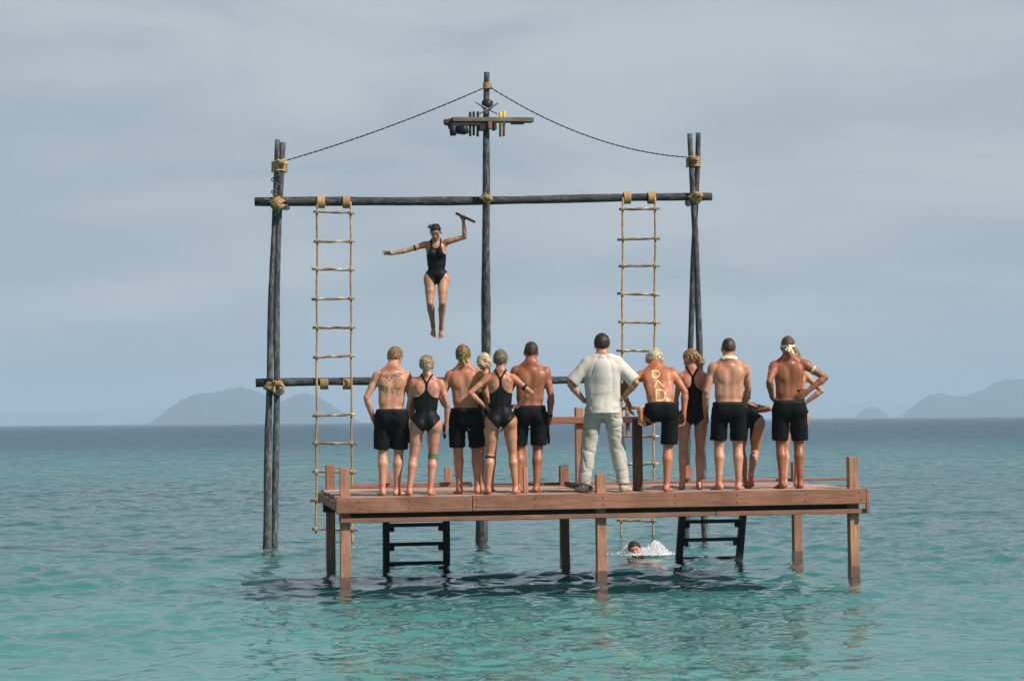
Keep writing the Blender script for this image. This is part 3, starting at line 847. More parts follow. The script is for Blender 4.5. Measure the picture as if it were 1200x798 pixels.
CORN = [(i, j, k) for i in (0, 1) for j in (0, 1) for k in (0, 1)]
EDGE = [(a, b) for a in range(8) for b in range(a + 1, 8) if sum(abs(x - y) for x, y in zip(CORN[a], CORN[b])) == 1]
def nets(F, o, h):
    S = F < 0
    if not S.any(): return None
    c = np.zeros(tuple(n - 1 for n in F.shape), np.int8)
    for i, j, k in CORN: c += S[i:F.shape[0] - 1 + i, j:F.shape[1] - 1 + j, k:F.shape[2] - 1 + k]
    act = (c > 0) & (c < 8)
    idx = np.argwhere(act); n = len(idx)
    vid = np.full(act.shape, -1, np.int32); vid[act] = np.arange(n)
    vals = np.stack([F[idx[:, 0] + i, idx[:, 1] + j, idx[:, 2] + k] for i, j, k in CORN], 1)
    acc = np.zeros((n, 3)); cnt = np.zeros(n)
    for a, b in EDGE:
        va, vb = vals[:, a], vals[:, b]; mk = (va < 0) != (vb < 0)
        t = np.where(mk, va / np.where(mk, va - vb, 1), 0)
        pos = np.array(CORN[a]) + t[:, None] * (np.array(CORN[b]) - np.array(CORN[a]))
        acc[mk] += pos[mk]; cnt[mk] += 1
    V = o + h * (idx + acc / cnt[:, None])
    Q = []
    for ax in range(3):
        sa = [slice(None)] * 3; sb = [slice(None)] * 3; sa[ax] = slice(0, -1); sb[ax] = slice(1, None)
        A = S[tuple(sa)]; B = S[tuple(sb)]
        e = np.argwhere(A != B); e = e[np.all(e[:, [(ax + 1) % 3, (ax + 2) % 3]] >= 1, axis=1)]
        u, w_ = (ax + 1) % 3, (ax + 2) % 3
        ok = (e[:, u] < act.shape[u]) & (e[:, w_] < act.shape[w_]); e = e[ok]
        inside = A[tuple(e.T)]
        def cell(du, dw):
            q = e.copy(); q[:, u] += du; q[:, w_] += dw; return vid[tuple(q.T)]
        q = np.stack([cell(-1, -1), cell(0, -1), cell(0, 0), cell(-1, 0)], 1)
        q[~inside] = q[~inside][:, ::-1]
        Q.append(q)
    Q = np.concatenate(Q); Q = Q[np.all(Q >= 0, 1)]
    return V, Q

def wrinkle(g, amp, sc, seed, sl=None, ridge=False, an=(1, 1, 1)):
    rg = np.random.default_rng(seed)
    X_, Y_, Z_ = g.full() if sl is None else g.xyz(sl)
    w1 = np.zeros(tuple(g.n) if sl is None else tuple(s.stop - s.start for s in sl), np.float32)
    for i in range(7):
        d = unit(rg.normal(size=3)) * np.array(an) * sc * (0.6 + 0.9 * rg.random()) * 6.28
        e = unit(rg.normal(size=3)) * sc * 2.2
        ph = rg.random() * 6
        w1 += np.sin(X_ * d[0] + Y_ * d[1] + Z_ * d[2] + ph + 1.3 * np.sin(X_ * e[0] + Y_ * e[1] + Z_ * e[2] + i)).astype(np.float32)
    if ridge: return -amp * np.exp(-(w1 / 0.75) ** 2) + amp * 0.12 * w1
    return amp * w1 / 2.6

SKIN = {}
def skin_mat(c, rough=0.52):
    key = tuple(c)
    if key in SKIN: return SKIN[key]
    m, n, b = new_mat('skin')
    tcn = N(n, 'ShaderNodeTexCoord')
    no = N(n, 'ShaderNodeTexNoise', Scale=9.0, Detail=5.0, Roughness=0.6); n.links.new(tcn.outputs['Object'], no.inputs['Vector'])
    r = ramp(n, no.outputs['Fac'], [(0.3, (c[0] * 0.80, c[1] * 0.72, c[2] * 0.70)), (0.52, c), (0.72, tuple(min(1, x * 1.12) for x in c))])
    at = N(n, 'ShaderNodeAttribute', attribute_name='tone')
    mx = N(n, 'ShaderNodeMix', data_type='RGBA', blend_type='MULTIPLY'); mx.inputs[0].default_value = 1.0
    n.links.new(r.outputs[0], mx.inputs[6]); n.links.new(at.outputs['Color'], mx.inputs[7])
    n.links.new(mx.outputs[2], b.inputs['Base Color'])
    nr_ = N(n, 'ShaderNodeTexNoise', Scale=16.0, Detail=4.0); n.links.new(tcn.outputs['Object'], nr_.inputs['Vector'])
    mr_ = N(n, 'ShaderNodeMapRange'); mr_.inputs[1].default_value = 0.35; mr_.inputs[2].default_value = 0.65; mr_.inputs[3].default_value = rough - 0.18; mr_.inputs[4].default_value = rough + 0.12
    n.links.new(nr_.outputs['Fac'], mr_.inputs[0]); n.links.new(mr_.outputs[0], b.inputs['Roughness'])
    b.inputs['Specular IOR Level'].default_value = 0.45
    b.inputs['Subsurface Weight'].default_value = 0.12
    b.inputs['Subsurface Radius'].default_value = (0.012, 0.005, 0.003)
    b.inputs['Subsurface Scale'].default_value = 1.0
    no2 = N(n, 'ShaderNodeTexNoise', Scale=120.0, Detail=3.0); n.links.new(tcn.outputs['Object'], no2.inputs['Vector'])
    bu = N(n, 'ShaderNodeBump', Strength=0.12, Distance=0.003); n.links.new(no2.outputs['Fac'], bu.inputs['Height']); n.links.new(bu.outputs[0], b.inputs['Normal'])
    SKIN[key] = m
    return m
HAIRM = {}
def hair_mat(c, hi=None):
    key = tuple(c)
    if key in HAIRM: return HAIRM[key]
    hi = hi or tuple(min(1, x * 1.9) for x in c)
    lo_ = tuple(x * 0.55 for x in c); hi = tuple(a * 0.5 + b_ * 0.5 for a, b_ in zip(c, hi))
    m = grain_mat('hair', [(0.34, lo_), (0.5, c), (0.66, hi)], 42, (1.8, 1.8, 0.3), 0.5, 0.4, 0.01, 0.03, 0.35, 16)
    HAIRM[key] = m
    return m
M['suit'] = plain_mat('black_swimsuit', (0.006, 0.006, 0.007), 0.55, 0.14, 0.2, 90, 0.1, 0.002)
M['shorts'] = plain_mat('black_shorts', (0.008, 0.008, 0.0085), 0.85, 0.08, 0.3, 40, 0.25, 0.006)
M['waistband'] = plain_mat('charcoal_waistband', (0.016, 0.016, 0.017), 0.8, 0.15)
M['linen'] = plain_mat('pale_linen', (0.52, 0.475, 0.42), 0.9, 0.1, 0.07, 60, 0.35, 0.006)
M['linen2'] = plain_mat('pale_cotton', (0.45, 0.41, 0.36), 0.9, 0.1, 0.07, 60, 0.35, 0.006)
M['green_cloth'] = plain_mat('green_cloth', (0.10, 0.16, 0.05), 0.9, 0.1)
M['yellow_cloth'] = plain_mat('yellow_cloth', (0.82, 0.67, 0.44), 0.9, 0.1)
M['dark_cloth'] = plain_mat('dark_cloth', (0.02, 0.02, 0.018), 0.9, 0.1)
M['green_paint'] = plain_mat('green_body_paint', (0.19, 0.17, 0.08), 0.7, 0.2, 0.4)
M['yellow_paint'] = plain_mat('yellow_body_paint', (0.84, 0.62, 0.28), 0.7, 0.2, 0.3)
M['tattoo'] = plain_mat('tattoo_ink', (0.20, 0.13, 0.10), 0.5, 0.3, 0.4)
M['shoe'] = plain_mat('tan_shoe', (0.42, 0.37, 0.28), 0.8)
M['sole'] = plain_mat('shoe_sole', (0.12, 0.10, 0.08), 0.8)

def ik(a, t, l1, l2, pole):
    d = t - a; L = min(np.linalg.norm(d), 0.9985 * (l1 + l2)); d = unit(d)
    x = (l1 * l1 - l2 * l2 + L * L) / (2 * L); h = math.sqrt(max(0, l1 * l1 - x * x))
    pp = unit(pole - d * (pole @ d))
    return a + d * x + pp * h, a + d * L

def person(label, loc, rz=0.0, H=1.75, sex='m', skin=(0.55, 0.32, 0.21), bulk=1.0, lean=0, side=0, twist=0, pel=(0, 0), pel_rot=0, pel_drop=0,
           feet=((-0.11, 0, 8), (0.11, 0, 8)), foot_over={}, knee_pole={}, arms=({}, {}), head=(0, 0, 0), hair=None, wear='shorts', bands=(), neck_scarf=None,
           head_band=None, short_len=0.62, leg=1.0, seed=0, support=(0, 1)):
    s = H / 1.75
    fem = sex == 'f'
    bw = bulk * s
    root = thing('person', label, 'person', loc, rz, None)
    ank_z = 0.078 * s
    L1, L2 = 0.412 * s, 0.412 * s
    hipx = (0.092 if not fem else 0.098) * s
    pv = arr(pel[0], pel[1], 0)
    # feet
    ank, fdir, fup = [], [], []
    for i in (0, 1):
        if i in foot_over:
            q = foot_over[i]; ank.append(arr(*q['ankle'])); fdir.append(unit(arr(*q['dir']))); u_ = arr(*q.get('up', (0, 0, 1)))
            u_ = unit(u_ - fdir[-1] * (u_ @ fdir[-1])); fup.append(u_)
        else:
            x, y, a = feet[i]; sg = -1 if i == 0 else 1
            fdir.append(arr(math.sin(R(a)) * sg, math.cos(R(a)), 0)); fup.append(arr(0, 0, 1))
            ank.append(arr(x, y, ank_z) - fdir[-1] * 0.03 * s)
    Rp = rotx(-R(pel_rot))
    zs = []
    for i in support:
        sg = -1 if i == 0 else 1
        hp = pv + Rp @ arr(sg * hipx, 0, 0)
        dx = hp[:2] - ank[i][:2]
        zs.append(ank[i][2] + math.sqrt(max(0.01, (0.993 * (L1 + L2)) ** 2 - dx @ dx)))
    hz = min(zs) - pel_drop
    H0 = arr(pel[0], pel[1], hz)                     # middle of the hip joints
    def Rs(wt): return Rp @ rotz(R(-twist) * wt) @ roty(R(side) * wt) @ rotx(-R(lean) * wt)
    piv = arr(0, 0, 0.10 * s)
    def T(p):
        """rest torso point (height above the hips = z-0.90) to pose"""
        p = arr(*p) * s - arr(0, 0, 0.90 * s)
        wt = min(1, max(0, (p[2] - 0.02 * s) / (0.36 * s))); wt = wt * wt * (3 - 2 * wt)
        return H0 + Rs(wt) @ (p - piv * (wt > 0)) + (Rp @ piv) * (wt > 0)
    def TR(z):
        wt = min(1, max(0, (z * s - 0.92 * s) / (0.36 * s))); wt = wt * wt * (3 - 2 * wt); return Rs(wt)
    B = Solid()
    def te(c, r, k=0.035, neg=False, rot=None):
        rm = TR(c[2]); rm = rm if rot is None else rm @ rot
        B.ell(T(c), arr(*r) * s, rm, k, neg)
    def tcn_(a, b, ra, rb, k=0.03, neg=False): B.cone(T(a), T(b), ra * s, rb * s, k, None, neg)
    q = bulk
    if not fem:
        te((0, 0.0, 1.27), (0.148 * q, 0.105, 0.185)); te((0, -0.012, 1.365), (0.150 * q, 0.088, 0.095)); te((0, 0.01, 1.09), (0.150 * q, 0.100, 0.16)); te((0, 0.0, 0.955), (0.158 * q, 0.106, 0.115))
        for g in (-1, 1):
            te((g * 0.078, -0.05, 0.895), (0.082, 0.085, 0.09)); tcn_((g * 0.112 * q, -0.028, 1.33), (g * 0.10 * q, -0.015, 1.10), 0.058, 0.046); tcn_((g * 0.022, -0.032, 1.505), (g * 0.14 * q, -0.012, 1.412), 0.047, 0.042)
            te((g * 0.088 * q, -0.074, 1.335), (0.058, 0.028, 0.078), 0.05, rot=roty(g * 0.25)); te((g * 0.078, 0.075, 1.335), (0.085, 0.045, 0.062))
        tcn_((0, -0.135, 1.40), (0, -0.125, 1.02), 0.020, 0.021, 0.05, True)
        sh = arr(0.164 * q, -0.008, 1.408); aw = 0.96 * q; lw = 1.11 * leg
    else:
        te((0, 0.0, 1.27), (0.128 * q, 0.092, 0.175)); te((0, -0.012, 1.375), (0.138 * q, 0.076, 0.085)); te((0, 0.008, 1.10), (0.120 * q, 0.087, 0.13)); te((0, -0.002, 0.965), (0.147 * q, 0.100, 0.105))
        for g in (-1, 1):
            te((g * 0.078, -0.052, 0.89), (0.088, 0.088, 0.092)); tcn_((g * 0.105 * q, -0.025, 1.33), (g * 0.085 * q, -0.012, 1.12), 0.048, 0.04); tcn_((g * 0.020, -0.03, 1.50), (g * 0.125 * q, -0.012, 1.415), 0.036, 0.034)
            te((g * 0.075 * q, -0.070, 1.335), (0.05, 0.026, 0.07), 0.03, rot=roty(g * 0.25)); te((g * 0.072, 0.082, 1.285), (0.062, 0.055, 0.062), 0.03)
            te((g * 0.135 * q, -0.005, 0.88), (0.05, 0.07, 0.09), 0.05)
        tcn_((0, -0.118, 1.40), (0, -0.112, 1.02), 0.014, 0.018, 0.04, True)
        sh = arr(0.148 * q, -0.008, 1.412); aw = 0.80 * q; lw = 1.04 * leg
    # neck and head
    hs = (s + 1) / 2 * (0.97 if fem else 1.0)
    Nk = T((0, 0.012, 1.532))
    hy, hp_, ht = head
    Rh = Rs(1) @ rotz(R(-hy)) @ rotx(-R(hp_)) @ roty(R(ht))
    def HT(p): return Nk + Rh @ (arr(*p) * hs)
    nr = 0.062 if not fem else 0.048
    B.cone(T((0, -0.022, 1.42)), HT((0, -0.012, 0.04)), nr * 1.12 * s, nr * s, 0.04)
    def he(c, r, k=0.02, neg=False, S=None): (S or B).ell(HT(c), arr(*r) * hs, Rh, k, neg)
    he((0, -0.004, 0.112), (0.075, 0.095, 0.098), 0.03); he((0, 0.040, 0.045), (0.052, 0.052, 0.068), 0.03); he((0, 0.074, 0.0), (0.026, 0.02, 0.02), 0.03)
    he((0, 0.078, 0.125), (0.055, 0.02, 0.03), 0.02)
    B.cone(HT((0, 0.092, 0.095)), HT((0, 0.112, 0.060)), 0.008 * hs, 0.013 * hs, 0.012)
    he((0, 0.088, 0.032), (0.022, 0.012, 0.010), 0.01)
    for g in (-1, 1):
        he((g * 0.032, 0.098, 0.098), (0.015, 0.012, 0.010), 0.015, True)
        he((g * 0.031, 0.083, 0.097), (0.012, 0.011, 0.009), 0.006)
        B.ell(HT((g * 0.079, -0.004, 0.085)), arr(0.010, 0.022, 0.033) * hs, Rh @ rotz(g * -0.35), 0.012)
        he((g * 0.042, 0.055, 0.062), (0.022, 0.02, 0.022), 0.03)
    # legs
    kn, hip = [], []
    for i, g in ((0, -1), (1, 1)):
        h_ = H0 + Rp @ arr(g * hipx, 0, 0)
        pole = arr(*knee_pole.get(i, (g * 0.10, 1, 0)))
        K, A = ik(h_, ank[i], L1, L2, pole)
        ank[i] = A
        hip.append(h_); kn.append(K)
        fw = unit(pole)
        B.cone(h_ + arr(g * 0.004, -0.005, -0.02) * s, h_ + (K - h_) * 0.55, 0.086 * lw * s, 0.070 * lw * s, 0.03)
        B.cone(h_ + (K - h_) * 0.5, K, 0.0705 * lw * s, 0.050 * lw * s, 0.008)
        back = -unit(fw - unit(A - K) * (fw @ unit(A - K)))
        B.cone(K, K + (A - K) * 0.30 + back * 0.020 * s, 0.049 * lw * s, 0.054 * lw * s, 0.010)
        B.cone(K + (A - K) * 0.28 + back * 0.020 * s, K + (A - K) * 0.62 + back * 0.006 * s, 0.054 * lw * s, 0.039 * lw * s, 0.008)
        B.cone(K + (A - K) * 0.60 + back * 0.006 * s, A, 0.039 * lw * s, 0.031 * lw * s, 0.008)
        f, u_ = fdir[i], fup[i]; sd_ = np.cross(f, u_)
        fs = s * (0.93 if fem else 1.0)
        fp = lambda a, b, c: A + f * a * fs + sd_ * b * fs + u_ * c * fs
        B.ell(fp(-0.028, 0, -0.042), arr(0.034, 0.042, 0.034) * fs, np.stack([sd_, f, u_], 1), 0.025)
        B.cone(fp(0.0, 0, -0.022), fp(0.10, -g * 0.008, -0.052), 0.034 * fs, 0.024 * fs, 0.03)
        B.ell(fp(0.095, 0, -0.058), arr(0.045, 0.050, 0.018) * fs, np.stack([sd_, f, u_], 1), 0.02)
        B.cone(fp(-0.03, 0, -0.058), fp(0.09, 0, -0.060), 0.024 * fs, 0.022 * fs, 0.02)
        for k, (tx, tl, tr) in enumerate(((-0.034, 0.168, 0.0135), (-0.013, 0.168, 0.010), (0.005, 0.158, 0.0095), (0.021, 0.147, 0.009), (0.035, 0.134, 0.009))):
            B.cone(fp(0.115, tx * 0.9 * g, -0.062), fp(tl, tx * 1.12 * g, -0.066), tr * fs, tr * 0.92 * fs, 0.006)
    # arms
    wr, el, shd, hands = [], [], [], []
    U1, U2 = 0.295 * s, 0.255 * s
    for i, g in ((0, -1), (1, 1)):
        a = arms[i]
        S_ = T((g * sh[0], sh[1], sh[2])) + arr(*a.get('sh', (0, 0, 0)))
        tgt = a.get('wrist')
        if tgt is None: tgt = S_ + arr(g * 0.075, 0.03, -0.533) * s
        else: tgt = arr(*tgt)
        E, W = ik(S_, tgt, U1, U2, arr(*a.get('pole', (g * 0.5, -1, 0))))
        shd.append(S_); el.append(E); wr.append(W)
        dn = unit(E - S_)
        B.ell(S_ + dn * 0.035 * s + arr(g * 0.004, 0, 0.0), arr(0.051, 0.055, 0.072) * s * (0.82 if fem else 1.0) * min(q, 1.06), None if abs(dn[2]) > 0.7 else np.stack([unit(np.cross(dn, arr(0, 1, 0.01))), unit(np.cross(np.cross(dn, arr(0, 1, 0.01)), dn)), dn], 1), 0.04)
        B.cone(S_, S_ + (E - S_) * 0.55, 0.050 * aw * s, 0.047 * aw * s, 0.03); B.cone(S_ + (E - S_) * 0.5, E, 0.047 * aw * s, 0.036 * aw * s, 0.008)
        B.cone(E, E + (W - E) * 0.28, 0.037 * aw * s, 0.043 * aw * s, 0.008); B.cone(E + (W - E) * 0.25, W, 0.043 * aw * s, 0.025 * (0.9 if fem else 1) * s, 0.008)
        # hand: d along the fingers, n out of the palm, t towards the thumb
        d = unit(arr(*a['hd'])) if 'hd' in a else unit(unit(W - E) + arr(0, 0.15, -0.25))
        nrm = arr(*a.get('palm', (-g, 0, 0))); nrm = unit(nrm - d * (nrm @ d))
        t_ = np.cross(nrm, d) * (1 if g > 0 else -1) * (-1)
        if 'thumb' in a:
            tt = arr(*a['thumb']); t_ = t_ if t_ @ tt > 0 else -t_
        hsz = s * (0.90 if fem else 1.0)
        hp2 = lambda x, y, z, W=W, d=d, t_=t_, nrm=nrm, hsz=hsz: W + d * x * hsz + t_ * y * hsz + nrm * z * hsz
        B.cone(W, hp2(0.03, 0, 0), 0.024 * hsz, 0.024 * hsz, 0.02)
        B.ell(hp2(0.052, 0.0, 0), arr(0.041, 0.052, 0.017) * hsz, np.stack([t_, d, nrm], 1), 0.015)
        curl = R(a.get('curl', 28)); spread = a.get('spread', 0.5)
        for k, (ty, ln) in enumerate(((0.032, 0.072), (0.0105, 0.080), (-0.0115, 0.075), (-0.032, 0.058))):
            p0 = hp2(0.085 - abs(ty - 0.008) * 0.25, ty, 0.0)
            c1, c2 = curl * 0.7, curl * 1.9
            dd = d + t_ * ty * 7 * spread
            v1 = unit(dd * math.cos(c1) + nrm * math.sin(c1)); v2 = unit(dd * math.cos(c2) + nrm * math.sin(c2))
            p1 = p0 + v1 * ln * 0.52 * hsz; p2 = p1 + v2 * ln * 0.48 * hsz
            B.cone(p0, p1, 0.0088 * hsz, 0.0082 * hsz, 0.004); B.cone(p1, p2, 0.0082 * hsz, 0.007 * hsz, 0.004)
        b0 = hp2(0.022, 0.026, 0.004); b1 = b0 + (d * 0.62 + t_ * 0.72 + nrm * 0.25) * 0.040 * hsz; b2 = b1 + unit(d * 0.85 + t_ * 0.35 + nrm * (0.25 + 0.5 * math.sin(curl))) * 0.036 * hsz
        B.cone(b0, b1, 0.015 * hsz, 0.0105 * hsz, 0.012); B.cone(b1, b2, 0.010 * hsz, 0.008 * hsz, 0.005)
        hands.append((W, d, nrm, t_, hp2))
    lo, hi = B.bounds()
    g_ = Grid(lo, hi)
    F = g_.fill(B)
    X_, Y_, Z_ = g_.full()
    sm = skin_mat(skin)
    V, Qd = nets(F, g_.o, g_.h)
    me = mesh_from('body', V, Qd)
    # lips, brows and eyes
    tone = np.ones((len(V), 4), np.float32)
    hl = (V - Nk) @ Rh / hs
    def spot(c, r, colr):
        d_ = np.sqrt((((hl - np.array(c)) / np.array(r)) ** 2).sum(1)); mk = np.clip((1.25 - d_) / 0.5, 0, 1)[:, None]
        tone[:, :3] = tone[:, :3] * (1 - mk) + np.array(colr) * mk
    spot((0, 0.098, 0.032), (0.023, 0.02, 0.008), (0.75, 0.45, 0.45))
    for g in (-1, 1):
        spot((g * 0.031, 0.09, 0.097), (0.012, 0.02, 0.006), (0.22, 0.2, 0.2)); spot((g * 0.034, 0.098, 0.117), (0.021, 0.02, 0.005), (0.35, 0.28, 0.25))
    # sun on the shoulders, ruddy joints, uneven tan
    rgt = np.random.default_rng(seed + 70)
    def tint(c, r, colr, amt):
        d_ = np.linalg.norm(V - np.asarray(c), axis=1) / r; mk = (amt * np.clip(1 - d_, 0, 1) ** 1.2)[:, None]
        tone[:, :3] *= 1 - mk * (1 - np.array(colr))
    for g in (-1, 1): tint(T((g * 0.15, -0.05, 1.44)), 0.17 * s, (0.95, 0.72, 0.62), 1.0)
    tint(T((0, -0.05, 1.48)), 0.14 * s, (0.9, 0.66, 0.58), 1.0)
    for i in (0, 1):
        tint(el[i], 0.09 * s, (0.85, 0.68, 0.62), 0.9); tint(wr[i], 0.16 * s, (0.88, 0.74, 0.68), 0.9); tint(ank[i], 0.17 * s, (0.86, 0.68, 0.62), 1.0); tint(kn[i], 0.10 * s, (0.84, 0.70, 0.66), 0.9)
    wv = np.zeros(len(V))
    for _ in range(6):
        k_ = rgt.normal(size=3) * 11; wv += np.sin(V @ k_ + rgt.random() * 6 + 1.2 * np.sin(V @ (k_[[1, 2, 0]] * 0.7)))
    tone[:, :3] *= 1 + (wv / 6)[:, None] * np.array((0.10, 0.15, 0.17))
    ca = me.color_attributes.new('tone', 'FLOAT_COLOR', 'POINT'); ca.data.foreach_set('color', tone.ravel())
    body = link('body', me, sm, root)
    bvh = BVHTree.FromPolygons([Vector(v) for v in V], [tuple(int(i) for i in f) for f in Qd]) if False else None
    def add(name, Fld, mat, parent=root, label_=None):
        r = nets(Fld, g_.o, g_.h)
        if r is None: return None
        return link(name, mesh_from(name, r[0], r[1]), mat, parent, label=label_)
    # hair
    Hf = None
    if hair:
        st, hc, hhi = hair
        Hs = Solid()
        inf = {'buzz': 0.004, 'short': 0.011, 'curly': 0.020, 'updo': 0.014, 'bun': 0.012, 'pony': 0.012, 'wet': 0.008, 'long': 0.014, 'thin': 0.005}[st]
        Hs.ell(HT((0, -0.008, 0.116)), (arr(0.075, 0.094, 0.098) + inf) * hs, Rh, 0.01)
        gH = Grid(HT((0, -0.05, 0.09)) - 0.24, HT((0, -0.05, 0.09)) + 0.24, 0.0055)
        Hf = gH.fill(Hs)
        x, y, z = gH.full()
        lx = ((x - Nk[0]) * Rh[0, 0] + (y - Nk[1]) * Rh[1, 0] + (z - Nk[2]) * Rh[2, 0]) / hs
        ly = ((x - Nk[0]) * Rh[0, 1] + (y - Nk[1]) * Rh[1, 1] + (z - Nk[2]) * Rh[2, 1]) / hs
        lz = ((x - Nk[0]) * Rh[0, 2] + (y - Nk[1]) * Rh[1, 2] + (z - Nk[2]) * Rh[2, 2]) / hs
        nape = {'curly': 0.015, 'updo': 0.03, 'bun': 0.03, 'pony': 0.02, 'long': 0.0}.get(st, 0.035)
        slope = (0.158 - nape) / 0.175
        Hf = np.maximum(Hf, (nape + slope * (ly + 0.09) - lz) * 0.8 * hs)
        # clear the ears
        for g in (-1, 1):
            Hf = np.maximum(Hf, 0.030 * hs - np.sqrt((lx - g * 0.088) ** 2 + (ly - 0.012) ** 2 + (lz - 0.075) ** 2) * hs)
        Ex = Solid()
        if st == 'bun':
            Ex.ell(HT((0, -0.118, 0.11)), arr(0.045, 0.036, 0.045) * hs, Rh, 0.015); Ex.ell(HT((0.01, -0.11, 0.055)), arr(0.04, 0.03, 0.04) * hs, Rh, 0.015); Ex.cone(HT((0, -0.10, 0.05)), HT((0.0, -0.095, -0.04)), 0.026 * hs, 0.012 * hs, 0.02)
        if st == 'updo':
            for a in range(7):
                t = a / 7 * 6.283; Ex.ell(HT((0.048 * math.cos(t), -0.105, 0.105 + 0.048 * math.sin(t))), arr(0.028, 0.024, 0.028) * hs, Rh, 0.012)
        if st == 'pony':
            Ex.ell(HT((0.03, -0.115, 0.075)), arr(0.042, 0.038, 0.048) * hs, Rh, 0.015); Ex.ell(HT((0.045, -0.125, 0.03)), arr(0.036, 0.032, 0.04) * hs, Rh, 0.015); Ex.cone(HT((0.02, -0.10, 0.08)), HT((0.03, -0.115, -0.03)), 0.03 * hs, 0.012 * hs, 0.015)
        if st == 'long':
            Ex.cone(HT((0, -0.085, 0.08)), HT((0.01, -0.10, -0.08)), 0.055 * hs, 0.025 * hs, 0.02)
        if st == 'wet':
            Ex.ell(HT((0.075, -0.075, 0.155)), arr(0.035, 0.03, 0.025) * hs, Rh, 0.01); Ex.cone(HT((0.07, -0.07, 0.15)), HT((0.125, -0.07, 0.15)), 0.012 * hs, 0.004 * hs, 0.01); Ex.cone(HT((0.07, -0.07, 0.16)), HT((0.11, -0.07, 0.205)), 0.01 * hs, 0.004 * hs, 0.01)
            Ex.cone(HT((-0.07, -0.03, 0.08)), HT((-0.095, -0.03, 0.055)), 0.012 * hs, 0.004 * hs, 0.01)
        if Ex.p: Hf = gH.fill(Ex, Hf)
        ws = wrinkle(gH, {'curly': 0.0065, 'updo': 0.004, 'bun': 0.004, 'pony': 0.004, 'long': 0.003, 'wet': 0.003}.get(st, 0.0016), {'curly': 34, 'short': 40, 'buzz': 50}.get(st, 26), seed + 3)
        r = nets(Hf + ws, gH.o, gH.h)
        # locks lying over the cap, so that the outline is not smooth
        hv, hq = r
        rgh = np.random.default_rng(seed + 31)
        a_, b_, c_ = hv[hq[:, 0]], hv[hq[:, 1]], hv[hq[:, 3]]
        nrm = np.cross(b_ - a_, c_ - a_); nrm /= (np.linalg.norm(nrm, axis=1)[:, None] + 1e-9)
        cnt, ln, out_, rad = {'buzz': (500, 0.010, 0.35, 0.0016), 'thin': (350, 0.010, 0.3, 0.0016), 'short': (900, 0.015, 0.16, 0.0024), 'curly': (900, 0.019, 0.42, 0.0036), 'wet': (350, 0.035, 0.06, 0.0022), 'long': (600, 0.06, 0.12, 0.003)}.get(st, (700, 0.024, 0.08, 0.0024))
        pick = rgh.choice(len(hq), min(cnt, len(hq)), replace=False)
        dn_ = Rh @ arr(0, -0.25, -1)
        LV, LQ = [], []; base = len(hv)
        for f_ in pick:
            n_ = nrm[f_]; p_ = a_[f_]
            t_ = dn_ + rgh.normal(size=3) * {'curly': 1.3, 'updo': 1.0, 'bun': 0.6, 'pony': 0.4, 'short': 0.4}.get(st, 0.35); t_ = unit(t_ - n_ * (t_ @ n_))
            sd_ = np.cross(n_, t_); L_ = ln * (0.5 + 0.9 * rgh.random()); w_ = rad * (0.7 + 0.7 * rgh.random())
            m_ = p_ + t_ * L_ * 0.55 + n_ * L_ * out_ * 0.8; e_ = p_ + t_ * L_ + n_ * L_ * out_ * (0.35 if st not in ('curly', 'buzz') else 0.9)
            LV += [p_ - sd_ * w_, p_ + sd_ * w_, p_ + n_ * w_ * 1.2, m_ - sd_ * w_, m_ + sd_ * w_, m_ + n_ * w_ * 1.2, e_ - sd_ * w_ * 0.2, e_ + sd_ * w_ * 0.2, e_ + n_ * w_ * 0.2]
            k_ = base + len(LV) - 9
            for j_ in (0, 3):
                LQ += [(k_ + j_, k_ + j_ + 1, k_ + j_ + 4, k_ + j_ + 3), (k_ + j_ + 1, k_ + j_ + 2, k_ + j_ + 5, k_ + j_ + 4), (k_ + j_ + 2, k_ + j_, k_ + j_ + 3, k_ + j_ + 5)]
        link('hair', mesh_from('hair', np.vstack([hv, np.array(LV)]), np.vstack([hq, np.array(LQ)])), hair_mat(hc, hhi), root)
        if head_band:
            reg = np.maximum(np.abs(lz - 0.105 - 0.25 * ly) - 0.016, -0.02 + 0 * lz)
            Hb = Solid(); Hb.ell(HT((0, -0.006, 0.116)), (arr(0.075, 0.094, 0.098) + inf + 0.005) * hs, Rh)
            Fb = np.maximum(gH.fill(Hb), reg * hs)
            tails = Solid()
            tails.ell(HT((0, -0.112, 0.082)), arr(0.02, 0.014, 0.016) * hs, Rh, 0.01)
            for a, b_ in (((0.004, -0.115, 0.08), (0.03, -0.135, -0.02)), ((0.004, -0.115, 0.08), (-0.02, -0.13, 0.02)), ((0.0, -0.112, 0.082), (-0.045, -0.10, 0.04))):
                tails.cone(HT(a), HT(b_), 0.010 * hs, 0.015 * hs, 0.006)
            Fb = gH.fill(tails, Fb)
            r = nets(Fb, gH.o, gH.h); link('headband', mesh_from('headband', r[0], r[1]), M[head_band], root)
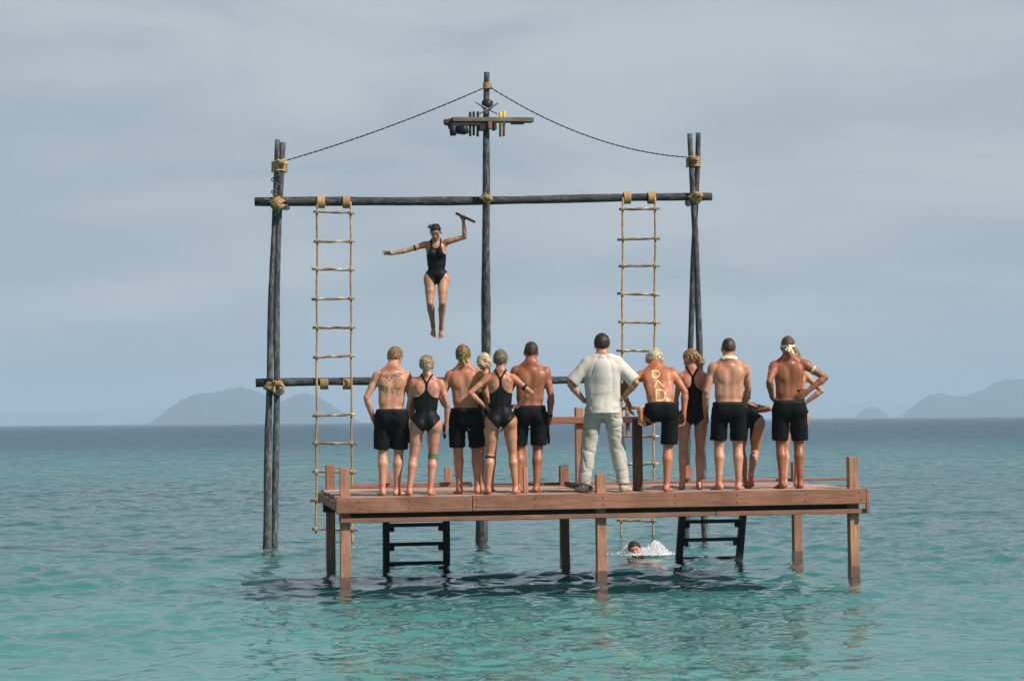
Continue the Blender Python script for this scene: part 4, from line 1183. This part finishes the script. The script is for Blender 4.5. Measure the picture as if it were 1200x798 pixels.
    # clothing
    def back_rot():
        """torso rest coordinates of every grid point (heights measured as in the rest pose)"""
        x, y, z = (X_ - H0[0]), (Y_ - H0[1]), (Z_ - H0[2])
        px_ = x * Rp[0, 0] + y * Rp[1, 0] + z * Rp[2, 0]; py_ = x * Rp[0, 1] + y * Rp[1, 1] + z * Rp[2, 1]; pz_ = x * Rp[0, 2] + y * Rp[1, 2] + z * Rp[2, 2]
        if abs(lean) + abs(side) + abs(twist) > 0.01:
            wt = np.clip((pz_ - 0.02 * s) / (0.36 * s), 0, 1); wt = wt * wt * (3 - 2 * wt)
            al, be, ga = R(lean) * wt, R(side) * wt, R(-twist) * wt
            zz = pz_ - piv[2]
            c_, s_ = np.cos(ga), np.sin(ga); px_, py_ = px_ * c_ + py_ * s_, -px_ * s_ + py_ * c_
            c_, s_ = np.cos(be), np.sin(be); px_, zz = px_ * c_ - zz * s_, px_ * s_ + zz * c_
            c_, s_ = np.cos(-al), np.sin(-al); py_, zz = py_ * c_ + zz * s_, -py_ * s_ + zz * c_
            pz_ = zz + piv[2]
        return px_ / s, py_ / s, pz_ / s + 0.90
    if wear == 'suit':
        u_, v_, w_ = back_rot()
        ax = np.abs(u_)
        frontm = v_ > 0.0
        zt_b = 1.215 + 0.155 * np.exp(-ax / 0.042)
        d1 = w_ - zt_b
        def cap2(x0, z0, x1, z1, r):
            dx, dz = x1 - x0, z1 - z0; t = np.clip(((ax - x0) * dx + (w_ - z0) * dz) / (dx * dx + dz * dz), 0, 1)
            return np.sqrt((ax - x0 - t * dx) ** 2 + (w_ - z0 - t * dz) ** 2) - r
        db = np.minimum(np.minimum(d1, cap2(0, 1.33, 0, 1.385, 0.017)), cap2(0, 1.385, 0.075, 1.52, 0.0125))
        df = np.minimum((w_ - np.interp(ax, [0, 0.035, 0.06, 0.075, 0.095, 0.12, 0.16], [1.365, 1.375, 1.415, 1.43, 1.36, 1.29, 1.25])) * 0.6, cap2(0.066, 1.38, 0.078, 1.52, 0.016))
        top = np.where(frontm, df, db)
        zb_b = 0.795 + np.maximum(ax - 0.035, 0) * 1.05
        zb_f = 0.79 + np.maximum(ax - 0.03, 0) * 1.6
        tt = np.clip((v_ + 0.03) / 0.06, 0, 1)
        bot = (zb_b * (1 - tt) + zb_f * tt) - w_
        reg = np.maximum(np.maximum(top, bot * 0.7), ax - (0.155 if not fem else 0.178)) * s
        # not on the arms or thighs below the leg line
        armd = np.full_like(F, 1.0)
        for i in (0, 1):
            d = el[i] - shd[i]; L2_ = d @ d
            t = np.clip(((X_ - shd[i][0]) * d[0] + (Y_ - shd[i][1]) * d[1] + (Z_ - shd[i][2]) * d[2]) / L2_, 0.12, 1)
            armd = np.minimum(armd, np.sqrt((X_ - shd[i][0] - t * d[0]) ** 2 + (Y_ - shd[i][1] - t * d[1]) ** 2 + (Z_ - shd[i][2] - t * d[2]) ** 2) - 0.054 * aw * s)
            d = wr[i] - el[i]; L2_ = d @ d
            t = np.clip(((X_ - el[i][0]) * d[0] + (Y_ - el[i][1]) * d[1] + (Z_ - el[i][2]) * d[2]) / L2_, 0, 1.6)
            armd = np.minimum(armd, np.sqrt((X_ - el[i][0] - t * d[0]) ** 2 + (Y_ - el[i][1] - t * d[1]) ** 2 + (Z_ - el[i][2] - t * d[2]) ** 2) - 0.05 * aw * s)
        add('swimsuit', np.maximum(np.maximum(F - 0.0045, reg), -armd), M['suit'])
    def garment(prims, name, mat, amp, scw, cuts=(), seed_=0, an=(1, 1, 1)):
        Fg = g_.fill(prims)
        if amp: Fg = Fg - 0.35 * amp - np.maximum(wrinkle(g_, amp, scw, seed_, ridge=True, an=an) + wrinkle(g_, amp * 0.28, scw * 2.1, seed_ + 50, ridge=True, an=an), -0.95 * amp)
        for p0, nn_ in cuts:
            Fg = np.maximum(Fg, (X_ - p0[0]) * nn_[0] + (Y_ - p0[1]) * nn_[1] + (Z_ - p0[2]) * nn_[2])
        return Fg
    if wear in ('shorts', 'linen'):
        G = Solid()
        up_ = Rp @ arr(0, 0, 1)
        pc = T((0, 0, 0.955))
        G.ell(pc, arr(0.166 * q, 0.116, 0.125) * s, Rp, 0.03); G.ell(T((0, 0, 1.01)), arr(0.163 * q, 0.113, 0.11) * s, Rp, 0.03)
        for i, g in ((0, -1), (1, 1)):
            G.ell(T((g * 0.068, -0.05, 0.90)), arr(0.104, 0.104, 0.112) * s, Rp, 0.05)
            d = unit(kn[i] - hip[i])
            if wear == 'shorts':
                e = hip[i] + (kn[i] - hip[i]) * (short_len + 0.25); ce = hip[i] + (kn[i] - hip[i]) * short_len
                G.cone(hip[i] + arr(g * 0.010, 0, 0.0) * s, e + arr(g * 0.012, 0, 0) * s, 0.100 * s, 0.093 * s, 0.035, [(ce, d)])
            else:
                G.cone(hip[i] + arr(g * 0.006, 0, 0), kn[i], 0.102 * s, 0.083 * s, 0.03)
                dd = unit(ank[i] - kn[i]); ce = ank[i] - dd * 0.005 * s
                G.cone(kn[i], kn[i] + (ank[i] - kn[i]) * 1.1, 0.081 * s, 0.067 * s, 0.02, [(ce, dd)])
        wz = 1.012
        Fg = garment(G, 'x', None, 0.006 if wear == 'shorts' else 0.009, 4.5 if wear == 'shorts' else 5.0, [(T((0, 0, wz)), up_)], seed + 11, an=(0.8, 0.8, 0.9) if wear == 'shorts' else (0.6, 0.6, 1.3))
        if wear == 'shorts':
            add('shorts', Fg, M['shorts'])
            wc = T((0, 0, wz - 0.02)); pr = (X_ - wc[0]) * up_[0] + (Y_ - wc[1]) * up_[1] + (Z_ - wc[2]) * up_[2]
            add('waistband', np.maximum(np.maximum(g_.fill(G) - 0.0055, np.abs(pr) - 0.019), np.sqrt((X_ - wc[0]) ** 2 + (Y_ - wc[1]) ** 2) - 0.20 * q * s), M['waistband'])
        else:
            add('trousers', Fg, M['linen2'])
            Sx = Solid()
            for (t0, *_) in (): pass
            for c, r in (((0, -0.006, 1.27), (0.180 * q, 0.140, 0.200)), ((0, -0.018, 1.375), (0.188 * q, 0.120, 0.110)), ((0, 0.0, 1.09), (0.172 * q, 0.138, 0.19)), ((0, -0.008, 0.93), (0.186 * q, 0.150, 0.16)), ((0, -0.02, 0.86), (0.192 * q, 0.165, 0.12))):
                Sx.ell(T(c), arr(*r) * s, TR(c[2]), 0.04)
            for g in (-1, 1): Sx.cone(T((g * 0.135 * q, -0.03, 1.34)), T((g * 0.12 * q, -0.02, 1.05)), 0.078 * s, 0.07 * s, 0.04)
            for i, g in ((0, -1), (1, 1)):
                Sx.cone(T((g * 0.03, -0.03, 1.495)), T((g * 0.165 * q, -0.012, 1.432)), 0.058 * s, 0.056 * s, 0.03)
                d = unit(el[i] - shd[i]); ce = shd[i] + (el[i] - shd[i]) * 0.93
                Sx.cone(shd[i], shd[i] + (el[i] - shd[i]) * 1.15, 0.073 * s, 0.077 * s, 0.04, [(ce, d)])
            Sx.cone(T((0, -0.02, 1.47)), T((0, -0.008, 1.535)), 0.070 * s, 0.064 * s, 0.02)
            Fs = garment(Sx, 'x', None, 0.0065, 2.8, [(T((0, 0, 0.872)), -up_), (T((0, 0, 1.522)), up_)], seed + 19, an=(1.2, 1.0, 0.5))
            add('shirt', Fs, M['linen'])
            # shoes
            for i, g in ((0, -1), (1, 1)):
                Sh = Solid()
                A, f, u_ = ank[i], fdir[i], fup[i]; sd_ = np.cross(f, u_)
                fp = lambda a, b, c: A + (f * a + sd_ * b + u_ * c) * s
                Sh.ell(fp(-0.025, 0, -0.035), arr(0.044, 0.055, 0.046) * s, np.stack([sd_, f, u_], 1), 0.02)
                Sh.cone(fp(0.0, 0, -0.03), fp(0.12, 0, -0.05), 0.046 * s, 0.034 * s, 0.02); Sh.ell(fp(0.13, 0, -0.054), arr(0.05, 0.06, 0.03) * s, np.stack([sd_, f, u_], 1), 0.02)
                add('shoe', np.maximum(g_.fill(Sh), -(Z_ + 0.003)), M['shoe'])
    # bands round limbs: (limb, t, half width, material, name)
    seg = {'ual': (shd[0], el[0]), 'uar': (shd[1], el[1]), 'fal': (el[0], wr[0]), 'far': (el[1], wr[1]), 'cl': (kn[0], ank[0]), 'cr': (kn[1], ank[1]), 'tl': (hip[0], kn[0]), 'tr': (hip[1], kn[1])}
    for (limb, t, hw, mt, nm) in bands:
        a, b_ = seg[limb]; d = unit(b_ - a); c = a + (b_ - a) * t
        proj = (X_ - c[0]) * d[0] + (Y_ - c[1]) * d[1] + (Z_ - c[2]) * d[2]
        rad = np.sqrt(np.maximum((X_ - c[0]) ** 2 + (Y_ - c[1]) ** 2 + (Z_ - c[2]) ** 2 - proj ** 2, 0))
        add(nm, np.maximum(np.maximum(F - 0.007, np.abs(proj) - hw), rad - (0.10 if limb[0] in 'ct' else 0.075)), M[mt])
    if neck_scarf:
        c = T((0, -0.02, 1.50)); d = TR(1.5) @ unit(arr(0, 0.25, 1))
        proj = (X_ - c[0]) * d[0] + (Y_ - c[1]) * d[1] + (Z_ - c[2]) * d[2]
        add('neck_scarf', np.maximum(np.maximum(F - 0.010, np.abs(proj) - 0.022), np.sqrt((X_ - c[0]) ** 2 + (Y_ - c[1]) ** 2) - 0.10), M[neck_scarf])
    info = dict(root=root, V=V, Q=Qd, wr=wr, el=el, sh=shd, hands=hands, kn=kn, ank=ank, hip=hip, T=T, HT=HT, s=s, Rh=Rh)
    return info

def paint(info, strokes, width, mat, name):
    """strokes drawn on the back: polylines of (x, z) in the person's frame, laid on the skin"""
    V, Q = info['V'], info['Q']
    bv = BVHTree.FromPolygons([tuple(v) for v in V], [tuple(int(i) for i in f) for f in Q])
    mb = MB()
    for st in strokes:
        st = [Vector((p[0], 0, p[1])) for p in st]
        pts = []
        for a, b_ in zip(st, st[1:]):
            n_ = max(2, int((b_ - a).length / 0.008))
            pts += [a.lerp(b_, i / n_) for i in range(n_)]
        pts.append(st[-1])
        row = []
        for i, p in enumerate(pts):
            t = (pts[min(i + 1, len(pts) - 1)] - pts[max(i - 1, 0)]).normalized()
            nrm = Vector((-t.z, 0, t.x)) * width * (0.5 + 0.16 * math.sin(i * 1.3))
            r = []
            for f in (-1, -0.33, 0.33, 1):
                q = p + nrm * f
                h = bv.ray_cast(Vector((q.x, -2, q.z)), Vector((0, 1, 0)))
                if h[0] is None: r = None; break
                r.append(h[0] + h[1] * 0.0022)
            if r: row.append(r)
        b0 = len(mb.v)
        for r in row: mb.v += r
        for i in range(len(row) - 1):
            for k in range(3):
                a = b0 + i * 4 + k; mb.f.append((a, a + 1, a + 5, a + 4))
    o = mb.build(name, mat, info['root'], smooth=True)
    return o
def arc(cx, cz, rx, rz_, a0, a1, n_=14): return [(cx + rx * math.cos(R(a0 + (a1 - a0) * i / n_)), cz + rz_ * math.sin(R(a0 + (a1 - a0) * i / n_))) for i in range(n_ + 1)]

def stand(px, v, H0_=0):
    """world point on the deck seen at photo column px, v metres behind the front edge"""
    p = wpt(U(px, v), v); return p
def held(info, side, label, tilt, L=0.36, r=0.018, mat='black', along=0.0):
    W, d, nrm, t_, hp2 = info['hands'][side]
    c = Vector(hp2(0.075, 0.0, 0.022)); ax = Vector(unit(arr(*tilt)))
    rt = info['root']; Mx = Matrix.Translation(rt.location) @ Matrix.Rotation(rt.rotation_euler.z, 4, 'Z')
    o = baton_mesh(L, r, M[mat], 'baton')
    tag(o, label, 'baton')
    set_line(o, Mx @ (c + ax * (along - L / 2)), Mx @ (c + ax * (along + L / 2)))
    return o
# ------------------------------------------------------------------ the people in the photograph
SK_FAIR = (0.51, 0.25, 0.155); SK_PINK = (0.50, 0.225, 0.15); SK_TAN = (0.47, 0.215, 0.12); SK_RED = (0.45, 0.165, 0.08); SK_DARK = (0.31, 0.118, 0.062); SK_BRN = (0.30, 0.105, 0.05)
BLOND = (0.42, 0.28, 0.14); PALE = (0.66, 0.52, 0.33); SANDY = (0.26, 0.16, 0.075); BROWN = (0.055, 0.032, 0.02); DKBL = (0.14, 0.10, 0.06); BLACK = (0.012, 0.010, 0.010)
HANG = {}
def rel(px, py, p, dv=0.0, s=None):
    """photo pixel to the person's own frame (x right, z up), dv metres farther away than the feet"""
    q = P(px, py, p.y + dv); return (q.x - p.x, dv, q.z - p.z)

# man with painted letters
p = stand(457, 0.45)
i1 = person('man in black shorts with green letters and tattoo across his bare back', p, H=1.74, skin=SK_FAIR, bulk=0.98, lean=6, side=3, twist=-4, pel=(0.01, 0),
            feet=((-0.10, 0, 12), (0.085, 0.02, 28)), head=(14, 16, 6), hair=('short', (0.33, 0.19, 0.09), (0.52, 0.34, 0.18)), short_len=0.86,
            arms=({'wrist': (-0.205, 0.05, 0.90), 'pole': (-1, -0.6, 0), 'sh': (-0.01, 0, -0.01)}, {'wrist': (0.25, 0.16, 0.86)}), seed=1)
zc = 1.235
paint(i1, [[(-0.135, zc - 0.035), (-0.128, zc + 0.04)], [(-0.128, zc + 0.04), (-0.095, zc - 0.025)], [(-0.095, zc - 0.025), (-0.092, zc + 0.045)],
           [(-0.072, zc + 0.03), (-0.07, zc - 0.02)] + arc(-0.05, zc - 0.02, 0.02, 0.022, 180, 360) + [(-0.03, zc + 0.03)],
           [(0.025, zc + 0.01), (0.03, zc - 0.06)], [(0.055, zc + 0.012), (0.125, zc + 0.005)], [(0.092, zc + 0.01), (0.085, zc - 0.085)]], 0.015, M['green_paint'], 'painted_letters')
zt = 1.375
paint(i1, [[(-0.14, zt + 0.02), (-0.10, zt + 0.035), (-0.06, zt), (-0.02, zt + 0.02), (0.02, zt - 0.01), (0.06, zt + 0.03), (0.10, zt + 0.035), (0.15, zt + 0.025)],
           [(-0.12, zt - 0.005), (-0.08, zt + 0.01), (-0.03, zt - 0.02), (0.02, zt + 0.025), (0.08, zt + 0.005), (0.13, zt + 0.012)],
           [(-0.05, zt + 0.03), (0.0, zt - 0.05), (0.05, zt + 0.02)]], 0.011, M['tattoo'], 'tattoo')

# woman with a green knee band
p = stand(493, 0.33)
i2 = person('woman in black racerback swimsuit with green knee band and green-tied bun', p, H=1.63, sex='f', skin=SK_PINK, bulk=1.10, lean=4, side=2, pel=(0.055, 0.0),
            feet=((-0.145, -0.02, 10), (0.11, 0.0, 14)), head=(4, 6, -3), hair=('bun', (0.36, 0.27, 0.165), (0.64, 0.53, 0.36)), wear='suit',
            arms=({'wrist': (-0.175, 0.14, 0.80), 'pole': (-0.7, -1, 0)}, {'wrist': (0.285, 0.10, 0.81), 'pole': (1, -0.6, 0)}), bands=(('cr', 0.02, 0.028, 'green_cloth', 'knee_band'),), seed=2)
held(i2, 0, 'short black baton in the left hand of the woman with green knee band', (0.1, 0.35, -1), 0.26, along=0.03)
held(i2, 1, 'short black baton in the right hand of the woman with green knee band', (0.0, 0.8, -0.6), 0.24, along=0.03)

# man with a bandana
p = stand(549, 0.62)
i3 = person('sandy haired man in black shorts wearing a green knotted bandana', p, H=1.76, skin=SK_TAN, bulk=0.98, lean=4, twist=3, pel=(-0.035, 0), pel_drop=0.008, side=-2,
            feet=((-0.125, 0, 14), (0.10, 0.03, 10)), head=(-4, 8, -4), hair=('short', (0.27, 0.14, 0.06), (0.46, 0.28, 0.13)), short_len=0.84, head_band='green_cloth',
            arms=({'wrist': (-0.20, 0.06, 0.91), 'pole': (-1, -0.5, 0)}, {'wrist': (0.26, 0.12, 0.9)}), seed=3)
# woman half hidden with a pale bun
p = stand(567.5, 1.05)
i4 = person('woman with pale blonde curled updo half hidden between bandana man and hands-on-hips woman', p, H=1.66, sex='f', skin=SK_TAN, lean=2,
            feet=((-0.05, 0, 8), (0.07, 0.02, 8)), head=(0, 4, 0), hair=('updo', PALE, (0.85, 0.76, 0.52)), wear='suit', seed=4)
# woman hands on hips
p = stand(586.5, 0.32)
i5 = person('woman in black racerback swimsuit standing legs apart with both hands on hips', p, H=1.68, sex='f', skin=SK_TAN, bulk=0.98, lean=3,
            feet=((-0.165, 0.0, 16), (0.17, 0.02, 16)), head=(6, 4, 0), hair=('short', (0.17, 0.125, 0.08), (0.45, 0.38, 0.25)), wear='suit',
            arms=({'wrist': (-0.185, 0.03, 1.015), 'pole': (-1, -0.35, 0.1), 'hd': (0.75, 0.55, 0.12), 'palm': (0.3, 0.5, -0.8), 'thumb': (0, -1, 0.2), 'curl': 18},
                  {'wrist': (0.185, 0.03, 1.01), 'pole': (1, -0.35, 0.1), 'hd': (-0.75, 0.55, 0.12), 'palm': (-0.3, 0.5, -0.8), 'thumb': (0, -1, 0.2), 'curl': 18}),
            bands=(('uar', 0.66, 0.016, 'dark_cloth', 'arm_band'), ('cl', 0.10, 0.012, 'dark_cloth', 'knee_band')), seed=5)
paint(i5, [[(-0.10, 1.28), (-0.085, 1.345), (-0.075, 1.29), (-0.062, 1.33)], [(0.055, 1.30), (0.085, 1.33), (0.10, 1.285), (0.13, 1.31), (0.12, 1.275)], [(-0.095, 1.31), (-0.06, 1.295)]], 0.012, M['green_paint'], 'body_paint')
# tall dark haired man
p = stand(617.5, 0.72)
i6 = person('tanned dark haired man in black shorts holding a baton at his side', p, H=1.80, skin=SK_DARK, bulk=1.02, lean=2, pel=(0.03, 0), pel_drop=0.008, side=2,
            feet=((-0.12, 0, 12), (0.11, -0.02, 22)), head=(0, 2, 0), hair=('buzz', BROWN, (0.11, 0.07, 0.05)), short_len=0.84,
            arms=({'wrist': (-0.30, 0.1, 0.9)}, {'wrist': (0.265, 0.04, 0.885), 'pole': (0.6, -1, 0), 'curl': 60}), bands=(('far', 0.9, 0.012, 'dark_cloth', 'wrist_band'),), seed=6)
held(i6, 1, 'black baton held down beside the tall tanned man', (0.05, 0.25, -1), 0.36, along=0.07)
# man in pale linen
p = stand(706, 0.36)
i7 = person('man in pale shirt and trousers standing legs apart, hands on hips', p, H=1.88, skin=(0.46, 0.235, 0.145), bulk=1.0, leg=0.9, lean=3,
            feet=((-0.245, 0, 24), (0.245, 0.0, 24)), head=(3, 2, 0), hair=('short', (0.05, 0.032, 0.02), (0.13, 0.085, 0.055)), wear='linen',
            arms=({'wrist': (-0.215, 0.05, 1.07), 'pole': (-1, -0.5, 0.1), 'hd': (0.8, 0.5, -0.1), 'palm': (0.2, 0.4, -0.8), 'thumb': (0, -1, 0.2)},
                  {'wrist': (0.215, 0.05, 1.09), 'pole': (1, -0.5, 0.1), 'hd': (-0.8, 0.5, -0.1), 'palm': (-0.2, 0.4, -0.8), 'thumb': (0, -1, 0.2)}),
            bands=(('far', 0.92, 0.012, 'yellow_cloth', 'wrist_band'),), seed=7)
# man with one foot up
p = stand(774, 0.20)
i8 = person('sunburnt bleached-haired man with yellow DAD painted down his back, one foot raised', p, H=1.80, skin=SK_RED, bulk=1.04, lean=24, side=-5, pel=(0.0, -0.04), pel_rot=8,
            feet=((-0.1, 0, 8), (0.06, -0.06, 22)), support=(1,), foot_over={0: {'ankle': (-0.245, -0.03, 0.925), 'dir': (0.12, -0.08, -1), 'up': (0, 1, 0)}}, knee_pole={0: (-0.3, 1, -0.15), 1: (0.1, 1, 0)},
            head=(-6, 18, 6), hair=('curly', (0.74, 0.62, 0.43), (0.92, 0.83, 0.64)), short_len=0.86,
            arms=({'wrist': (-0.36, 0.27, 1.02), 'pole': (-1, -0.5, 0), 'hd': (0.15, 0.4, -0.7)}, {'wrist': (0.27, 0.05, 0.90), 'pole': (1, -0.7, 0), 'hd': (-0.15, 0.1, -1), 'palm': (-0.6, -0.6, 0)}), seed=8)
def big_d(cx, cz, w_, h): return [[(cx - w_ / 2, cz - h / 2), (cx - w_ / 2, cz + h / 2)], [(cx - w_ / 2 - 0.006, cz + h / 2), (cx, cz + h / 2)] + arc(cx, cz, w_ / 2, h / 2, 90, -90) + [(cx - w_ / 2 - 0.006, cz - h / 2)]]
px0 = -0.04
dad = big_d(-0.045, 1.375, 0.085, 0.075) + [[(-0.075, 1.215), (-0.03, 1.30), (0.035, 1.22)], [(-0.055, 1.25), (0.0, 1.252)]][:1] + big_d(-0.005, 1.125, 0.105, 0.125)
paint(i8, dad, 0.0145, M['yellow_paint'], 'painted_letters')
# woman looking aside
p = stand(809.5, 0.75)
i9 = person('woman in black swimsuit with yellow-tied golden ponytail looking aside', p, H=1.69, sex='f', skin=SK_PINK, bulk=0.98, lean=4, pel=(0.02, 0),
            feet=((-0.125, 0.03, 8), (0.085, 0.0, 12)), head=(-48, 10, 0), hair=('pony', (0.34, 0.20, 0.075), (0.66, 0.47, 0.22)), wear='suit',
            arms=({'wrist': (-0.16, 0.20, 0.88)}, {'wrist': (0.20, 0.16, 0.84)}), seed=9)
# pale legged man with neck scarf
p = stand(851.5, 0.42)
i10 = person('man in black shorts with cream scarf round his neck, arms hanging', p, H=1.81, skin=SK_FAIR, bulk=1.06, lean=3, pel=(0.02, 0), side=1,
            feet=((-0.125, -0.02, 24), (0.13, -0.02, 18)), head=(-3, 2, 0), hair=('thin', (0.06, 0.035, 0.022), (0.16, 0.10, 0.065)), short_len=0.80, neck_scarf='yellow_cloth',
            arms=({'wrist': (-0.25, 0.08, 0.93), 'pole': (-0.5, -1, 0)}, {'wrist': (0.23, 0.32, 0.98), 'pole': (1, -0.3, 0)}), seed=10)
# bending woman
p = stand(874, 0.95)
i11 = person('bending woman in black swimsuit with one heel lifted, half hidden behind the scarf man', p, H=1.68, sex='f', skin=SK_TAN, lean=38, pel_rot=38, pel=(0.03, -0.05), side=0,
            feet=((-0.01, 0.10, 5), (0.05, -0.05, 5)), foot_over={1: {'ankle': (0.03, -0.12, 0.16), 'dir': (0.05, 0.55, -0.85)}}, support=(0,), pel_drop=0.06, knee_pole={1: (0.2, 1, 0.1)},
            head=(0, 10, 0), hair=('pony', BLOND, None), wear='suit',
            arms=({'wrist': (-0.03, 0.04, 0.86), 'pole': (0, -1, 0.5)}, {'wrist': (0.12, 0.30, 0.92), 'pole': (1, -0.5, 0.3)}), bands=(('ual', 0.9, 0.015, 'yellow_cloth', 'arm_band'),), seed=11)
# man with headband
p = stand(924.5, 0.45)
i12 = person('tanned man in black shorts with cream headband tails, hands on his back', p, H=1.83, skin=SK_BRN, bulk=1.0, lean=2, pel=(0.0, 0.0), twist=6,
            feet=((-0.115, -0.01, 20), (0.115, -0.01, 6)), head=(-8, 6, -3), hair=('buzz', (0.10, 0.065, 0.04), (0.2, 0.13, 0.08)), short_len=0.84, head_band='yellow_cloth',
            arms=({'wrist': (-0.205, 0.0, 1.09), 'pole': (-0.35, -1, 0), 'hd': (0.5, 0.25, -0.7), 'palm': (0.8, 0.3, 0.2), 'thumb': (1, -0.6, 0.6), 'curl': 12},
                  {'wrist': (0.21, -0.10, 1.16), 'pole': (1, 0.05, 0.25), 'hd': (-0.75, -0.1, -0.5), 'palm': (-0.1, 1, 0), 'thumb': (0, 0, 1), 'curl': 8, 'sh': (0, 0, 0.02)}),
            bands=(('uar', 0.45, 0.014, 'yellow_cloth', 'arm_band'),), seed=12)
# woman behind him
p = stand(927, 0.95)
i13 = person('blonde woman with hand on hip almost hidden behind the headband man', p, H=1.70, sex='f', skin=SK_FAIR, lean=6, pel=(0.03, 0),
            feet=((-0.10, 0.0, 5), (0.05, 0.02, 8)), head=(10, 4, 0), hair=('long', (0.46, 0.33, 0.15), (0.7, 0.56, 0.30)), wear='suit',
            arms=({'wrist': (-0.16, 0.15, 0.85)}, {'wrist': (0.16, -0.03, 1.02), 'pole': (1, -0.3, 0), 'hd': (-0.6, 0.5, -0.3), 'palm': (-0.3, 0.5, -0.8)}), seed=13)
# the jumper, facing the camera: her own right is to the picture's left
jY = 32.3
jp = P(512, 396, jY)
def jr(px, py, fwd):   # own frame: x to the picture's left, y towards the camera
    q = P(px, py, jY - fwd); return (jp.x - q.x, fwd, q.z - jp.z)
iJ = person('dark haired woman in black swimsuit leaping through the air with arms out', jp, rz=math.pi, H=1.74, sex='f', skin=(0.42, 0.205, 0.115), bulk=1.08, leg=1.03, lean=7, side=0, pel=(-0.0, -0.08), twist=2,
            foot_over={0: {'ankle': jr(517, 384, -0.14), 'dir': (0.02, 0.45, -1), 'up': (0, 1, 0.3)}, 1: {'ankle': jr(507.5, 382, -0.20), 'dir': (0.0, 0.45, -1), 'up': (0, 1, 0.3)}}, pel_drop=0.055,
            knee_pole={0: (-0.08, 1, 0.1), 1: (0.12, 1, 0.1)}, head=(0, 26, 2), hair=('wet', BLACK, (0.05, 0.045, 0.045)), wear='suit',
            arms=({'wrist': jr(543, 259, 0.08), 'pole': (-0.6, -0.2, -1), 'hd': (-0.15, 0.25, 1), 'palm': (0.4, 1, 0), 'curl': 62, 'sh': (0.0, 0, 0.045)},
                  {'wrist': jr(457, 298, 0.05), 'pole': (0, -0.3, -1), 'hd': (1, 0.1, 0.18), 'palm': (0, 0.8, -0.6), 'curl': 6, 'sh': (0.0, 0, 0.01), 'spread': 0.9}),
            bands=(('uar', 0.62, 0.014, 'dark_cloth', 'arm_band'),), seed=14)
held(iJ, 0, 'black baton gripped by the leaping woman', (-1, 0.1, -0.48), 0.33, 0.02, along=0.035)
# the swimmer, only the head above the water
sw = P(750, 649, 29.6)
iS = person('dark haired swimmer with only the head above the splashing water', (sw.x, sw.y, -1.53), rz=R(160), H=1.74, skin=SK_FAIR, lean=14,
            head=(-16, -8, 14), hair=('short', BROWN, (0.10, 0.065, 0.045)), arms=({'wrist': (-0.35, 0.38, 1.42), 'pole': (-1, -0.2, -0.5), 'hd': (0.2, 1, 0)}, {'wrist': (0.4, 0.3, 1.40), 'pole': (1, -0.2, -0.5), 'hd': (-0.2, 1, 0)}), seed=15)
# splash: drops, ragged crowns of water and a patch of foam
spm, n, b = new_mat('white_water')
b.inputs['Base Color'].default_value = (0.92, 0.94, 0.94, 1); b.inputs['Roughness'].default_value = 0.25; b.inputs['Alpha'].default_value = 1.0
b.inputs['Transmission Weight'].default_value = 0.0; b.inputs['IOR'].default_value = 1.33
rg = np.random.default_rng(5)
SV, SF = [], []
octa = np.array([(1, 0, 0), (-1, 0, 0), (0, 1, 0), (0, -1, 0), (0, 0, 1), (0, 0, -1)], float)
of = np.array([(0, 2, 4), (2, 1, 4), (1, 3, 4), (3, 0, 4), (2, 0, 5), (1, 2, 5), (3, 1, 5), (0, 3, 5)])
def drops(cx, cy, n_, sx, sy, hz_, r0, r1):
    for _ in range(n_):
        a = rg.normal(size=2); h = rg.random() ** 2.0 * hz_ * math.exp(-0.35 * a[0] * a[0])
        c = np.array((sw.x + cx + a[0] * sx, sw.y + cy + a[1] * sy, h))
        r = r0 + (r1 - r0) * rg.random() ** 2.5
        st = np.array((1 + rg.random(), 1, 0.7 + 0.9 * rg.random()))
        th = rg.random() * 3.1; rm = rotz(th) @ roty(rg.normal() * 0.5)
        SF.extend((of + len(SV) * 0 + sum(len(x) for x in SV)).tolist()) if False else SF.append(of + drops.n)
        SV.append(c + (octa * st * r) @ rm.T); drops.n += 6
drops.n = 0
drops(0.06, -0.12, 3000, 0.12, 0.10, 0.09, 0.0015, 0.008)
drops(0.22, -0.05, 3000, 0.09, 0.10, 0.18, 0.0015, 0.009)
drops(-0.17, -0.05, 2200, 0.06, 0.08, 0.12, 0.001, 0.006)
drops(0.10, -0.1, 1600, 0.16, 0.13, 0.02, 0.002, 0.01)
splash = link('splash', mesh_from('splash', np.concatenate(SV), np.concatenate(SF)), spm)
splash['kind'] = 'stuff'; splash['label'] = 'white splash of water round the swimmer'; splash['category'] = 'splash'
